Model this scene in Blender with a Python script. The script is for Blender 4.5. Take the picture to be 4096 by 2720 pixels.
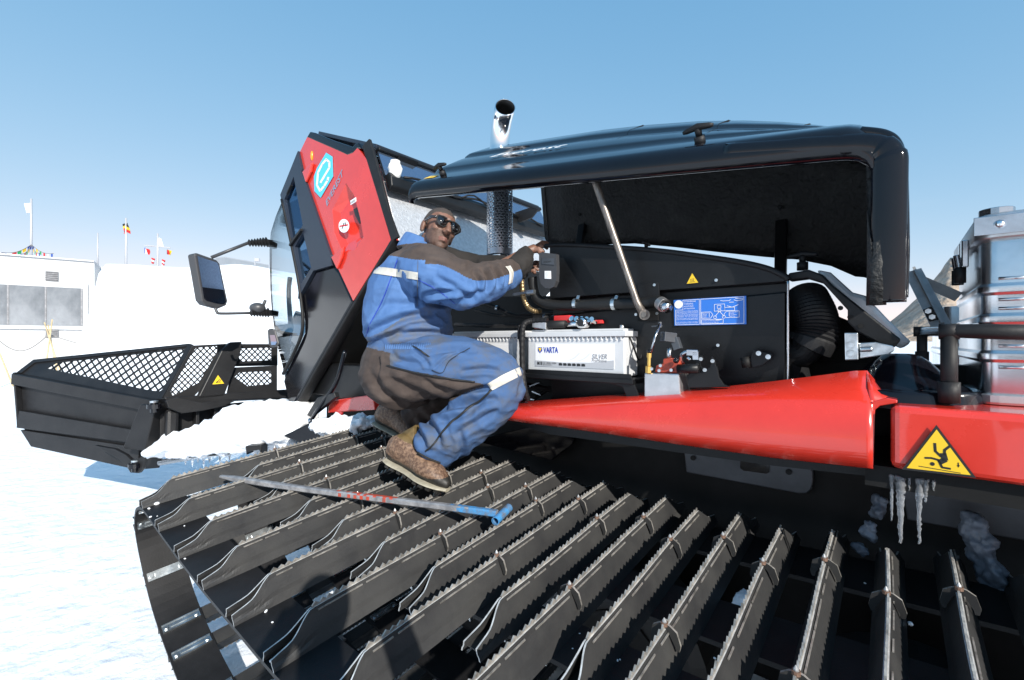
import bpy, math, random
from mathutils import Vector, Matrix, noise
random.seed(7)
sc = bpy.context.scene
for o in list(bpy.data.objects): bpy.data.objects.remove(o)
C = bpy.context.collection
R = math.radians

# ---------------------------------------------------------------- camera, sky, sun, exposure
F, CX, Y0, H = 1805.0, 2048.0, 1366.0, 1.70          # focal length in photo pixels, horizon row, eye height
TH = R(40.18)                                         # the machine's long axis against the picture plane
cam = bpy.data.cameras.new('camera'); co = bpy.data.objects.new('camera', cam); C.objects.link(co)
co.location = (0, 0, H); co.rotation_euler = (R(90), 0, 0)
cam.sensor_width = 36; cam.lens = 36 * F / 4096; cam.shift_y = (Y0 - 1360) / 4096
cam.clip_start = 0.02; cam.clip_end = 9000
sc.camera = co
LDIR = Vector((-.425, 1, -.595)).normalized()         # light travels this way (photographer's shadow)
sun = bpy.data.lights.new('sun', 'SUN'); so = bpy.data.objects.new('sun', sun); C.objects.link(so)
sun.energy = 4.6; sun.angle = R(.53); sun.color = (1, .955, .88)
so.rotation_euler = LDIR.to_track_quat('-Z', 'Y').to_euler(); so.location = (4, -6, 9)
w = bpy.data.worlds.new('World'); sc.world = w; w.use_nodes = True
nt = w.node_tree; nt.nodes.clear()
out = nt.nodes.new('ShaderNodeOutputWorld'); bg = nt.nodes.new('ShaderNodeBackground')
sky = nt.nodes.new('ShaderNodeTexSky'); sky.sky_type = 'NISHITA'; sky.sun_disc = False
sky.sun_elevation = R(28.7); sky.sun_rotation = math.atan2(.425, -1); sky.altitude = 1300
sky.air_density = 1.0; sky.dust_density = .1; sky.ozone_density = .5
bg.inputs['Strength'].default_value = .1
tc = nt.nodes.new('ShaderNodeTexCoord'); mp = nt.nodes.new('ShaderNodeMapping'); mp.inputs['Scale'].default_value = (2.2, 2.2, 11)
mp.inputs['Location'].default_value = (1.1, .3, .2)
nz = nt.nodes.new('ShaderNodeTexNoise'); nz.inputs['Scale'].default_value = 1.6; nz.inputs['Detail'].default_value = 7
rp = nt.nodes.new('ShaderNodeValToRGB'); rp.color_ramp.elements[0].position = .56; rp.color_ramp.elements[1].position = .78
sp = nt.nodes.new('ShaderNodeSeparateXYZ')
band = nt.nodes.new('ShaderNodeValToRGB')
cr = band.color_ramp; cr.elements[0].position = .0; cr.elements[0].color = (1, 1, 1, 1)
cr.elements[1].position = .24; cr.elements[1].color = (0, 0, 0, 1)
mu = nt.nodes.new('ShaderNodeMath'); mu.operation = 'MULTIPLY'
mx = nt.nodes.new('ShaderNodeMix'); mx.data_type = 'RGBA'; mx.inputs['B'].default_value = (5.6, 5.9, 6.2, 1)
L = nt.links.new
L(tc.outputs['Generated'], mp.inputs['Vector']); L(mp.outputs[0], nz.inputs['Vector']); L(nz.outputs[0], rp.inputs[0])
L(tc.outputs['Generated'], sp.inputs[0]); L(sp.outputs['Z'], band.inputs[0])
L(rp.outputs[0], mu.inputs[0]); L(band.outputs[0], mu.inputs[1]); L(mu.outputs[0], mx.inputs['Factor'])
sx = nt.nodes.new('ShaderNodeSeparateColor'); cx = nt.nodes.new('ShaderNodeCombineColor')     # film-like response: bright sky near the horizon rolls off
L(sky.outputs[0], sx.inputs[0])
for k, (g_, a_) in enumerate(((.85, 10.6 * .1 ** .85), (.47, 7.45 * .1 ** .47), (.3, 7.4 * .1 ** .3))):
    pw = nt.nodes.new('ShaderNodeMath'); pw.operation = 'POWER'; pw.inputs[1].default_value = g_
    ml_ = nt.nodes.new('ShaderNodeMath'); ml_.operation = 'MULTIPLY'; ml_.inputs[1].default_value = a_
    L(sx.outputs[k], pw.inputs[0]); L(pw.outputs[0], ml_.inputs[0]); L(ml_.outputs[0], cx.inputs[k])
L(cx.outputs[0], mx.inputs['A']); L(mx.outputs['Result'], bg.inputs[0]); L(bg.outputs[0], out.inputs[0])
sc.view_settings.view_transform = 'Standard'; sc.view_settings.look = 'None'
sc.view_settings.exposure = .55; sc.view_settings.gamma = 1
sc.render.engine = 'CYCLES'

# ---------------------------------------------------------------- helpers: places
UA = Vector((math.cos(TH), -math.sin(TH), 0)); VA = Vector((math.sin(TH), math.cos(TH), 0)); ZA = Vector((0, 0, 1))
def ray(px, py): return Vector(((px - CX) / F, 1, (Y0 - py) / F))
EYE = Vector((0, 0, H))
def Pd(px, py, d): return EYE + ray(px, py) * d
def Pv(px, py, v): r = ray(px, py); return EYE + r * (v / r.dot(VA))
def Pu(px, py, u): r = ray(px, py); return EYE + r * (u / r.dot(UA))
def V(u, v, z): return UA * u + VA * v + ZA * z
def plane3(a, b, c):
    n = (b - a).cross(c - a).normalized()
    if n.dot(EYE - a) < 0: n = -n
    def f(px, py):
        r = ray(px, py); return EYE + r * ((a - EYE).dot(n) / r.dot(n))
    f.n = n
    return f
def lerp(a, b, t): return a + (b - a) * t
def sst(a, b, x):
    t = max(0, min(1, (x - a) / (b - a))); return t * t * (3 - 2 * t)

# ---------------------------------------------------------------- helpers: materials
MT = {}
def M(name, col, rough=.5, metal=0, var=0, scale=8, col2=None, lo=.4, hi=.65, bump=0, bscale=60, coat=0, spec=None, rvar=0, stretch=None, trans=0, bd=.01, world=False, wear=None):
    m = bpy.data.materials.new(name); m.use_nodes = True; t = m.node_tree; b = t.nodes['Principled BSDF']
    b.inputs['Base Color'].default_value = (*col, 1); b.inputs['Roughness'].default_value = rough; b.inputs['Metallic'].default_value = metal
    b.inputs['Coat Weight'].default_value = coat; b.inputs['Coat Roughness'].default_value = .04
    if spec is not None: b.inputs['Specular IOR Level'].default_value = spec
    if trans: b.inputs['Transmission Weight'].default_value = trans
    tc = t.nodes.new('ShaderNodeTexCoord'); v = tc.outputs['Object'] if not world else t.nodes.new('ShaderNodeNewGeometry').outputs['Position']
    if stretch:
        mp = t.nodes.new('ShaderNodeMapping'); mp.inputs['Scale'].default_value = stretch; t.links.new(v, mp.inputs[0]); v = mp.outputs[0]
    if col2 or var:
        n = t.nodes.new('ShaderNodeTexNoise'); n.inputs['Scale'].default_value = scale; n.inputs['Detail'].default_value = 8; n.inputs['Roughness'].default_value = .65
        t.links.new(v, n.inputs['Vector'])
        r = t.nodes.new('ShaderNodeValToRGB'); r.color_ramp.elements[0].position = lo; r.color_ramp.elements[1].position = hi
        c2 = col2 or tuple(min(1, c * (1 + var)) for c in col); c1 = col if col2 else tuple(c * (1 - var) for c in col)
        r.color_ramp.elements[0].color = (*c1, 1); r.color_ramp.elements[1].color = (*c2, 1)
        t.links.new(n.outputs[0], r.inputs[0]); cout = r.outputs[0]
        if wear:                                                   # rubbed and scuffed patches with hard edges
            n3 = t.nodes.new('ShaderNodeTexNoise'); n3.inputs['Scale'].default_value = wear[0]; n3.inputs['Detail'].default_value = 10; n3.inputs['Roughness'].default_value = .8; t.links.new(v, n3.inputs['Vector'])
            r3 = t.nodes.new('ShaderNodeValToRGB'); r3.color_ramp.elements[0].position = wear[1]; r3.color_ramp.elements[1].position = wear[1] + .03; t.links.new(n3.outputs[0], r3.inputs[0])
            m3 = t.nodes.new('ShaderNodeMix'); m3.data_type = 'RGBA'; m3.inputs['B'].default_value = (*wear[2], 1); t.links.new(r3.outputs[0], m3.inputs['Factor']); t.links.new(cout, m3.inputs['A']); cout = m3.outputs['Result']
        t.links.new(cout, b.inputs['Base Color'])
        if rvar:
            mr = t.nodes.new('ShaderNodeMapRange'); mr.inputs['From Min'].default_value = .3; mr.inputs['From Max'].default_value = .7
            mr.inputs['To Min'].default_value = max(.02, rough - rvar); mr.inputs['To Max'].default_value = min(1, rough + rvar)
            t.links.new(n.outputs[0], mr.inputs[0]); t.links.new(mr.outputs[0], b.inputs['Roughness'])
    if bump:
        n2 = t.nodes.new('ShaderNodeTexNoise'); n2.inputs['Scale'].default_value = bscale; n2.inputs['Detail'].default_value = 6
        t.links.new(v, n2.inputs['Vector'])
        bp = t.nodes.new('ShaderNodeBump'); bp.inputs['Strength'].default_value = bump; bp.inputs['Distance'].default_value = bd
        t.links.new(n2.outputs[0], bp.inputs['Height']); t.links.new(bp.outputs[0], b.inputs['Normal'])
    MT[name] = m; return m
def glassmat(name, tint, refl=.5):
    m = bpy.data.materials.new(name); m.use_nodes = True; t = m.node_tree; t.nodes.clear()
    o = t.nodes.new('ShaderNodeOutputMaterial'); mx = t.nodes.new('ShaderNodeMixShader'); tr = t.nodes.new('ShaderNodeBsdfTransparent'); gl = t.nodes.new('ShaderNodeBsdfGlossy')
    fr = t.nodes.new('ShaderNodeFresnel'); fr.inputs['IOR'].default_value = 1.45
    tr.inputs[0].default_value = (*tint, 1); gl.inputs['Roughness'].default_value = .02; gl.inputs[0].default_value = (refl, refl, refl, 1)
    t.links.new(fr.outputs[0], mx.inputs[0]); t.links.new(tr.outputs[0], mx.inputs[1]); t.links.new(gl.outputs[0], mx.inputs[2]); t.links.new(mx.outputs[0], o.inputs[0])
    MT[name] = m
M('snow', (.85, .88, .92), .6, var=.03, scale=.6, bump=.7, bscale=6, bd=.06)
M('shaded_ice', (.16, .19, .24), .35, var=.3, scale=20, bump=.5, bscale=40)  # dull ice, darkened so the platform's shade is put into its colour
M('snow_lump', (.86, .88, .91), .5, bump=.6, bscale=22, bd=.03)
M('track_black', (.026, .026, .027), .5, spec=.38, col2=(.042, .041, .039), lo=.35, hi=.75, scale=5, bump=.2, bscale=120, rvar=.14, bd=.003, world=True, wear=(9, .68, (.13, .125, .115)))
M('worn_steel', (.16, .15, .135), .45, .5, col2=(.5, .47, .43), lo=.35, hi=.65, scale=30, world=True)
M('cut_steel', (.55, .55, .54), .5, .3, var=.25, scale=30)
M('copper', (.2, .12, .085), .6, .3, var=.3, scale=60)
M('carbide', (.4, .4, .4), .4, .6)
M('rubber', (.011, .011, .012), .55, spec=.3, var=.3, scale=5, bump=.2, bscale=200, bd=.003)
M('rubber_dark', (.006, .006, .006), .6)
M('zinc', (.6, .64, .66), .3, .95, var=.25, scale=18, bump=.1, bscale=30)
M('red_paint', (.6, .034, .02), .24, var=.07, scale=3, coat=.8, rvar=.1, bump=.05, bscale=4, bd=.01, wear=(38, .76, (.6, .45, .43)))
M('red_flat', (.55, .03, .03), .35, var=.1)
M('black_gloss', (.004, .004, .006), .09, spec=.45, var=.2, scale=3)
M('black_satin', (.008, .0085, .0095), .42, spec=.3, var=.3, scale=4, bump=.06, bscale=120)
M('black_matte', (.006, .006, .006), .65, spec=.3, var=.4, scale=6)
M('charcoal_frame', (.016, .022, .036), .4, bump=.1, bscale=200)
M('hood_liner', (.008, .008, .008), .55, col2=(.03, .03, .028), lo=.45, hi=.8, scale=9, bump=.9, bscale=55, bd=.012)
M('blade_black', (.008, .008, .009), .45, spec=.3, col2=(.019, .019, .02), lo=.35, hi=.8, scale=4, bump=.1, bscale=90)
M('chrome', (.86, .86, .87), .06, 1)
M('chrome_dull', (.5, .52, .55), .22, 1, var=.15, scale=10)
M('aluminium', (.68, .69, .7), .27, 1, var=.12, scale=6, bump=.12, bscale=9)
M('alu_brush', (.62, .62, .62), .38, .9, var=.1, scale=14)
M('foil', (.62, .63, .65), .42, .55, var=.12, scale=40, bump=.5, bscale=90)
M('grey_plate', (.075, .082, .093), .45, .4, var=.2, scale=5)
M('stay_grey', (.36, .36, .36), .4, .2, var=.15, scale=12)
M('grey_plastic', (.045, .046, .05), .42)
M('battery_grey', (.56, .57, .58), .42, var=.05, scale=6)
M('battery_label', (.8, .8, .8), .35); M('label_grey', (.42, .43, .45), .35); M('label_swirl', (.66, .67, .69), .35)
M('ink_blue', (.02, .05, .36), .4); M('ink_black', (.012, .012, .012), .5); M('ink_grey', (.2, .2, .21), .4); M('ink_yellow', (.85, .6, .03), .4)
M('white_print', (.8, .8, .8), .4); M('sign_blue', (.025, .16, .58), .35); M('sign_yellow', (.78, .5, .02), .4); M('logo_cyan', (.08, .52, .72), .35)
M('sky_sheen_fairing', (.62, .65, .68), .12, coat=.5)  # clear plastic drawn opaque; snow and reflected sky put into the pale colour
M('amber', (.85, .28, .02), .3)
M('tool_steel', (.22, .22, .23), .4, .45, col2=(.42, .41, .41), scale=25); M('tool_red', (.5, .05, .02), .45, col2=(.25, .07, .05), scale=40); M('tool_blue', (.05, .24, .5), .45, col2=(.12, .13, .15), scale=30)
M('brass', (.55, .35, .1), .3, .9); M('bronze_hose', (.2, .14, .07), .35, .8, var=.2)
M('valve_red', (.35, .045, .02), .5, var=.2, scale=30)
M('strut_steel', (.26, .23, .2), .42, .75, col2=(.13, .11, .1), scale=14, stretch=(6, 6, 1))
M('jacket_blue', (.048, .12, .285), .85, col2=(.075, .16, .345), scale=5, bump=.5, bscale=30, bd=.006)
M('jacket_dirty', (.05, .105, .235), .9, col2=(.105, .11, .115), lo=.42, hi=.62, scale=6, bump=.5, bscale=30, bd=.006)
M('cloth_brown', (.04, .029, .025), .9, col2=(.065, .048, .041), scale=9, bump=.5, bscale=35, bd=.006)
M('cloth_dark', (.016, .014, .013), .9, var=.3, bump=.4, bscale=30)
M('trousers_blue', (.042, .095, .215), .88, col2=(.078, .09, .115), lo=.48, hi=.68, scale=7, bump=.5, bscale=30, bd=.006)
M('reflective', (.5, .48, .43), .5, var=.08, scale=20)
M('zip_black', (.02, .02, .02), .5, .3)
M('skin', (.17, .085, .057), .5, var=.15, scale=40, bump=.15, bscale=250, bd=.002); M('stubble', (.105, .06, .044), .65, var=.25, scale=220, bump=.3, bscale=400, bd=.002); M('cropped_hair', (.05, .037, .03), .8, var=.4, scale=260, bump=.4, bscale=400, bd=.002); M('lips', (.17, .075, .058), .6)
M('lens_black', (.004, .004, .005), .06, coat=1)
M('boot_leather', (.085, .045, .027), .55, col2=(.3, .19, .12), lo=.42, hi=.72, scale=75, bump=.4, bscale=70)
M('boot_collar', (.12, .08, .03), .6, var=.2, scale=20); M('boot_rubber', (.025, .023, .02), .5, var=.3); M('boot_sole', (.33, .3, .23), .6, var=.2, scale=20)
M('facade', (.4, .41, .42), .5, var=.04, scale=1.5); M('facade_light', (.5, .51, .52), .5); M('window_grey', (.11, .125, .14), .2, .1, col2=(.26, .28, .3), lo=.35, hi=.7, scale=.9, stretch=(1, 1, .5))
M('vent_grey', (.2, .2, .21), .5, var=.3, scale=6); M('bamboo', (.55, .43, .25), .55, var=.2, scale=9); M('rope', (.2, .19, .18), .7); M('pole_grey', (.5, .5, .52), .4, .3)
M('flag_white', (.75, .77, .8), .8); M('flag_black', (.02, .02, .02), .8); M('flag_yellow', (.8, .5, .02), .8); M('flag_red', (.62, .02, .025), .8); M('flag_blue', (.03, .09, .4), .8); M('flag_green', (.03, .35, .12), .8)
M('rock', (.27, .2, .145), .9, col2=(.48, .39, .31), scale=.05, lo=.35, hi=.65, bump=1, bscale=.12, bd=6)
M('ice', (.93, .96, 1), .08, trans=.86, bump=.3, bscale=120)
M('rear_tint', (.25, .33, .45), .12, .9)
M('mirror_glass', (.3, .37, .5), .02, 1)
M('shield_steel', (.4, .44, .5), .3, .7, var=.2, scale=25)
M('tank_white', (.7, .7, .68), .4)
def tinted(name, tint, refl, fac):
    glassmat(name, tint); t = MT[name].node_tree
    mx = [n for n in t.nodes if n.type == 'MIX_SHADER'][0]; gl = [n for n in t.nodes if n.type == 'BSDF_GLOSSY'][0]
    for l in list(mx.inputs[0].links): t.links.remove(l)
    mx.inputs[0].default_value = fac; gl.inputs[0].default_value = (*refl, 1)
glassmat('glass', (.86, .93, .97)); tinted('glass_dark', (.5, .62, .72), (.22, .36, .55), .3)  # blue in the door glass gloss stands in for reflected sky

# ---------------------------------------------------------------- helpers: meshes
class MB:
    def __init__(s): s.v = []; s.f = []; s.m = []; s.k = 0
    def mat(s, k): s.k = k; return s
    def add(s, vs, fs):
        o = len(s.v); s.v.extend(Vector(x) for x in vs)
        for f in fs: s.f.append([i + o for i in f]); s.m.append(s.k)
        return s
    def quad(s, *p): return s.add(p, [list(range(len(p)))])
    def prism(s, pts, vec):
        n = len(pts); vec = Vector(vec); vs = list(pts) + [Vector(p) + vec for p in pts]
        return s.add(vs, [list(range(n))[::-1], list(range(n, 2 * n))] + [[i, (i + 1) % n, n + (i + 1) % n, n + i] for i in range(n)])
    def box(s, c, ax, ay, az):
        c, ax, ay, az = map(Vector, (c, ax, ay, az))
        return s.prism([c - ax - ay - az, c + ax - ay - az, c + ax + ay - az, c - ax + ay - az], az * 2)
    def boxv(s, u0, u1, v0, v1, z0, z1): return s.prism([V(u0, v0, z0), V(u1, v0, z0), V(u1, v1, z0), V(u0, v1, z0)], ZA * (z1 - z0))
    def bar(s, a, b, w, h, up=ZA):
        a, b = Vector(a), Vector(b); d = (b - a).normalized(); x = d.cross(up).normalized(); y = x.cross(d).normalized()
        return s.prism([a - x * w / 2 - y * h / 2, a + x * w / 2 - y * h / 2, a + x * w / 2 + y * h / 2, a - x * w / 2 + y * h / 2], b - a)
    def rings(s, rs, closed=True, caps=True):
        n = len(rs[0]); fs = []
        for i in range(len(rs) - 1):
            for j in range(n if closed else n - 1): fs.append([i * n + j, i * n + (j + 1) % n, (i + 1) * n + (j + 1) % n, (i + 1) * n + j])
        if caps and closed: fs += [list(range(n))[::-1], list(range((len(rs) - 1) * n, len(rs) * n))]
        return s.add([p for r in rs for p in r], fs)
    def tube(s, pts, rad, seg=10, caps=True, flat=1.0, up=None):
        pts = [Vector(p) for p in pts]; rs = []; n = len(pts); x = None
        if not hasattr(rad, '__len__'): rad = [rad] * n
        for i, p in enumerate(pts):
            d = (pts[min(i + 1, n - 1)] - pts[max(i - 1, 0)]).normalized()
            ref = Vector(up) if up is not None else (x if x is not None else (ZA if abs(d.z) < .9 else Vector((1, 0, 0))))
            x = (ref - d * ref.dot(d)).normalized(); y = d.cross(x)
            rs.append([p + (x * math.cos(a) * flat + y * math.sin(a)) * rad[i] for a in [2 * math.pi * k / seg for k in range(seg)]])
        return s.rings(rs, True, caps)
    def ell(s, c, ax, ay, az, seg=14, rows=9):
        c, ax, ay, az = map(Vector, (c, ax, ay, az)); rs = []
        for i in range(rows + 1):
            t = math.pi * (i + .02) / (rows + .04); rs.append([c + az * math.cos(t) + (ax * math.cos(a) + ay * math.sin(a)) * math.sin(t) for a in [2 * math.pi * k / seg for k in range(seg)]])
        return s.rings(rs)
WL = {}
def link(o, parent, loc):
    C.objects.link(o); WL[o] = Vector(loc)
    if parent is not None: o.parent = parent; o.location = WL[o] - WL[parent]
    else: o.location = WL[o]
    return o
def build(mb, name, mats, parent=None, smooth=False, bevel=0, loc=None, sub=0, solid=None, seg=2):
    if isinstance(mats, str): mats = [mats]
    vs = mb.v
    if loc is None:
        loc = Vector([(min(v[i] for v in vs) + max(v[i] for v in vs)) / 2 for i in range(3)])
    me = bpy.data.meshes.new(name); me.from_pydata([v - loc for v in vs], [], mb.f)
    for m in mats: me.materials.append(MT[m])
    for p, k in zip(me.polygons, mb.m): p.material_index = min(k, len(mats) - 1); p.use_smooth = smooth
    me.validate(); 
    o = bpy.data.objects.new(name, me); link(o, parent, loc)
    fixn(me)
    if solid: 
        md = o.modifiers.new('s', 'SOLIDIFY'); md.thickness = solid[0]; md.offset = solid[1]
        if len(solid) > 2: md.material_offset = solid[2]; md.material_offset_rim = solid[3]
    if bevel: md = o.modifiers.new('b', 'BEVEL'); md.width = bevel; md.segments = seg; md.limit_method = 'ANGLE'; md.angle_limit = R(40)
    if sub: md = o.modifiers.new('u', 'SUBSURF'); md.levels = sub; md.render_levels = sub
    return o
def fixn(me):
    import bmesh
    b = bmesh.new(); b.from_mesh(me); bmesh.ops.recalc_face_normals(b, faces=b.faces); b.to_mesh(me); b.free()
def thing(name, label, cat, loc, group=None):
    o = bpy.data.objects.new(name, None); o.empty_display_size = .1; link(o, None, Vector(loc)); tag(o, label, cat, group); return o
def tag(o, label=None, cat=None, group=None, kind=None):
    for k, x in (('label', label), ('category', cat), ('group', group), ('kind', kind)):
        if x: o[k] = x
    return o
def flat(name, fn, pts, mat, parent, off=.002, th=.0012):
    """a thin plate or sticker: outline points run through fn (photo pixel -> point on a known plane), lifted by off"""
    ps = [fn(*p) if not isinstance(p, Vector) else p for p in pts]
    n = fn.n; mb = MB().prism([p + n * off for p in ps], n * th)
    return build(mb, name, mat, parent)
def vplane(v):
    def f(px, py): return Pv(px, py, v)
    f.n = -VA; return f
def text(name, s, o, ex, ey, mat, parent, w=None, h=None, shear=0, bold=0, th=.0012, off=.002):
    """lettering: baseline start o, along ex, up ey (unit vectors); fitted to width w and/or cap height h"""
    cu = bpy.data.curves.new('t', 'FONT'); cu.body = s; cu.shear = shear; cu.offset = bold; cu.resolution_u = 2
    t = bpy.data.objects.new('t', cu); C.objects.link(t); bpy.context.view_layer.update()
    me = bpy.data.meshes.new_from_object(t.evaluated_get(bpy.context.evaluated_depsgraph_get()))
    bpy.data.objects.remove(t)
    xs = [v.co.x for v in me.vertices]; ys = [v.co.y for v in me.vertices]
    W, Hh = max(xs) - min(xs), max(ys) - min(ys)
    sx = w / W if w else h / Hh; sy = h / Hh if h else sx
    n = ex.cross(ey).normalized(); x0, y0 = min(xs), min(ys)
    vs = [o + ex * ((v.co.x - x0) * sx) + ey * ((v.co.y - y0) * sy) + n * (off + th) for v in me.vertices]
    mb = MB().add(vs, [list(p.vertices) for p in me.polygons])
    loc = vs[0].copy(); m2 = bpy.data.meshes.new(name); m2.from_pydata([v - loc for v in vs], [], mb.f); m2.materials.append(MT[mat])
    ob = bpy.data.objects.new(name, m2); return link(ob, parent, loc)
def remesh(mb, voxel, smooth=2, wr=0):
    me = bpy.data.meshes.new('r'); me.from_pydata(mb.v, [], mb.f); fixn(me)
    o = bpy.data.objects.new('r', me); C.objects.link(o)
    md = o.modifiers.new('r', 'REMESH'); md.mode = 'VOXEL'; md.voxel_size = voxel
    if smooth: md = o.modifiers.new('s', 'SMOOTH'); md.iterations = smooth; md.factor = .6
    bpy.context.view_layer.update()
    m = bpy.data.meshes.new_from_object(o.evaluated_get(bpy.context.evaluated_depsgraph_get())); bpy.data.objects.remove(o)
    return m
def skinned(name, mesh, mats, pick, parent, disp=None):
    """mesh in world space; pick(face centre, normal) -> material index; disp(co, normal) -> offset along the normal"""
    if disp:
        ns = [v.normal.copy() for v in mesh.vertices]
        for v, n in zip(mesh.vertices, ns): v.co = v.co + n * disp(v.co, n)
    loc = sum((v.co for v in mesh.vertices), Vector()) / len(mesh.vertices)
    for v in mesh.vertices: v.co -= loc
    for m in mats: mesh.materials.append(MT[m])
    for p in mesh.polygons: p.use_smooth = True; p.material_index = pick(p.center + loc, p.normal) if pick else 0
    o = bpy.data.objects.new(name, mesh); mesh.name = name; return link(o, parent, loc)
def hexbolt(mb, c, n, r=.01, h=.008, seg=6):
    c, n = Vector(c), Vector(n).normalized()
    return mb.tube([c, c + n * h], r, seg)
def cat(pts, closed=False, k=8):
    n = len(pts); o = []
    for i in range(n if closed else n - 1):
        g = lambda j: Vector(pts[j % n] if closed else pts[max(0, min(n - 1, j))])
        a, b, c, d = g(i - 1), g(i), g(i + 1), g(i + 2)
        for q in range(k):
            t = q / k; o.append(.5 * ((2 * b) + (c - a) * t + (2 * a - 5 * b + 4 * c - d) * t * t + (3 * b - a - 3 * c + d) * t ** 3))
    if not closed: o.append(Vector(pts[-1]))
    return o

# ================================================================ THE SETTING
FA, FB = Pd(-700, 1366, 15.6), Pd(378, 1366, 19.7)     # the facade runs from FA (left, outside the picture) to FB
fdir = (FB - FA); fdir.z = 0; FLEN = fdir.length; fdir.normalize(); fnrm = Vector((fdir.y, -fdir.x, 0))
def ground_h(x, y):
    d = math.hypot(x, y); h = 0.0
    if y > 0:
        xc = x / max(y, .1)
        behind = -(Vector((x, y, 0)) - Vector((FA.x, FA.y, 0))).dot(fnrm)
        along = (Vector((x, y, 0)) - Vector((FA.x, FA.y, 0))).dot(fdir)
        left = 1 - sst(FLEN + .05, FLEN + .5, along)
        top = 5.25 + .55 * noise.noise((x * .12, y * .12, 3)) - .5 * sst(-.62, -.45, xc)
        bank = top * sst(10.5, 20.5, y + 1.2 * noise.noise((x * .25, y * .25, 0))) * (1 - sst(.0, .55, xc))
        roofs = 5.2 * sst(.5, 1.6, behind)
        h = lerp(bank, max(roofs, .55 * sst(9, 15, y)), left)
        h -= h * sst(60, 140, d)
        h += 1.5 * sst(30, 300, d) * sst(.2, .6, xc)
    h += .035 * noise.noise((x * .7, y * .7, 1)) + .012 * noise.noise((x * 2.3, y * 2.3, 5))
    if d > 60: h += .4 * noise.noise((x * .01, y * .01, 2))
    return h
g = MB(); angs = []; a = -180.0
while a < 180: angs.append(a); a += .5 if -62 < a < 62 else 3
rad = [.3 * (1.052 ** i) for i in range(175)] + [2600, 4200, 7000]
rs = []
for r_ in rad: rs.append([Vector((r_ * math.sin(R(a)), r_ * math.cos(R(a)), ground_h(r_ * math.sin(R(a)), r_ * math.cos(R(a))))) for a in angs])
g.rings(rs, True, False); n = len(angs); g.add([(0, 0, 0)] + rs[0], [[0, 1 + i, 1 + (i + 1) % n] for i in range(n)])
tag(build(g, 'snow_ground', 'snow', smooth=True, loc=Vector((0, 0, 0))), kind='structure')

def ridge(name, xs, d0, d1, peak, seed, mat):
    mb = MB(); rs = []; n = 120
    for j in range(26):
        t = j / 25; d = lerp(d0, d1, t); r_ = []
        for i in range(n + 1):
            xc = lerp(xs[0], xs[1], i / n); p = peak(xc) * math.sin(min(1, t * 1.35) * math.pi / 2)
            q = Vector((xc * d, d, 0)); k = noise.fractal(q * .011 + Vector((seed, 0, 0)), 1, 2, 5)
            z = p * (1 + .16 * k) * (1 if t < .75 else 1 - (t - .75) * 1.5) - 3 * (1 - t)
            r_.append(Vector((q.x, d, z)))
        rs.append(r_)
    mb.rings(rs, False, False); return tag(build(mb, name, mat, smooth=True), kind='structure')
ridge('rocky_hill', (.74, 2.2), 330, 620, lambda xc: 250 * sst(.72, 1.3, min(xc, .97)) * (1 - .4 * sst(1.5, 2.2, xc)), 4, 'rock')
ridge('far_mountain', (.3, 3.2), 2400, 3300, lambda xc: 210 * (.6 + .4 * math.sin(xc * 5)), 9, 'snow')

# ---------------- station building at the left
def onf(px, py):                                        # pixel -> point on the facade plane
    r = ray(px, py); return EYE + r * ((FA - EYE).dot(fnrm) / r.dot(fnrm))
bl = thing('station_building', 'low white station building with a band of grey windows beside the snow bank', 'building', (FB.x, FB.y, .3))
roof_l, roof_r = onf(-700, 955), onf(378, 1043)
def wallrow(z0, z1, th=.3, off=0, a=None, b=None): 
    A = Vector((FA.x, FA.y, 0)) if a is None else a; B = Vector((FB.x, FB.y, 0)) if b is None else b
    return [A + ZA * z0 + fnrm * off, B + ZA * z0 + fnrm * off, B + ZA * z1 + fnrm * off, A + ZA * z1 + fnrm * off]
ztop = roof_r.z
wl = build(MB().prism(wallrow(-.5, ztop - .06), -fnrm * 6), 'wall', 'facade', bl)
build(MB().prism([p + fnrm * .1 for p in wallrow(ztop - .06, ztop)][:], -fnrm * 6.2), 'roof_edge', 'facade_light', bl, bevel=.01)
for px in (-560, -400, -240, -80, 80, 260):
    p = onf(px, 1366); build(MB().bar(Vector((p.x, p.y, .2)) + fnrm * .006, Vector((p.x, p.y, ztop - .07)) + fnrm * .006, .03, .012, fnrm), 'cladding_joint', 'vent_grey' if 0 else 'facade_light', bl)
wt0, wb0 = onf(333, 1155).z, onf(333, 1304).z
fr = build(MB().prism([onf(-400, 1366) * 1, ][0:0] or [Vector((p.x, p.y, z)) + fnrm * .004 for p, z in ((onf(-500, 1366), wb0 - .16), (onf(352, 1366), wb0 - .16), (onf(352, 1366), wt0 + .22), (onf(-500, 1366), wt0 + .22))], fnrm * .1), 'window_surround', 'facade_light', bl, bevel=.01)
edges = [-560, -330, -122, 38, 188, 331]
for a_, b_ in zip(edges[:-1], edges[1:]):
    p, q = onf(a_ + 2.0, 1366), onf(b_ - 2.0, 1366)
    pn = build(MB().prism([Vector((x.x, x.y, z)) + fnrm * .106 for x, z in ((p, wb0), (q, wb0), (q, wt0), (p, wt0))], fnrm * .03), 'window_pane', 'window_grey', bl)
    mb = MB().bar(Vector((q.x, q.y, wb0)) + fnrm * .12, Vector((q.x, q.y, wt0)) + fnrm * .12, .05, .07, fnrm)
    build(mb, 'mullion', 'vent_grey', bl)
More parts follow.
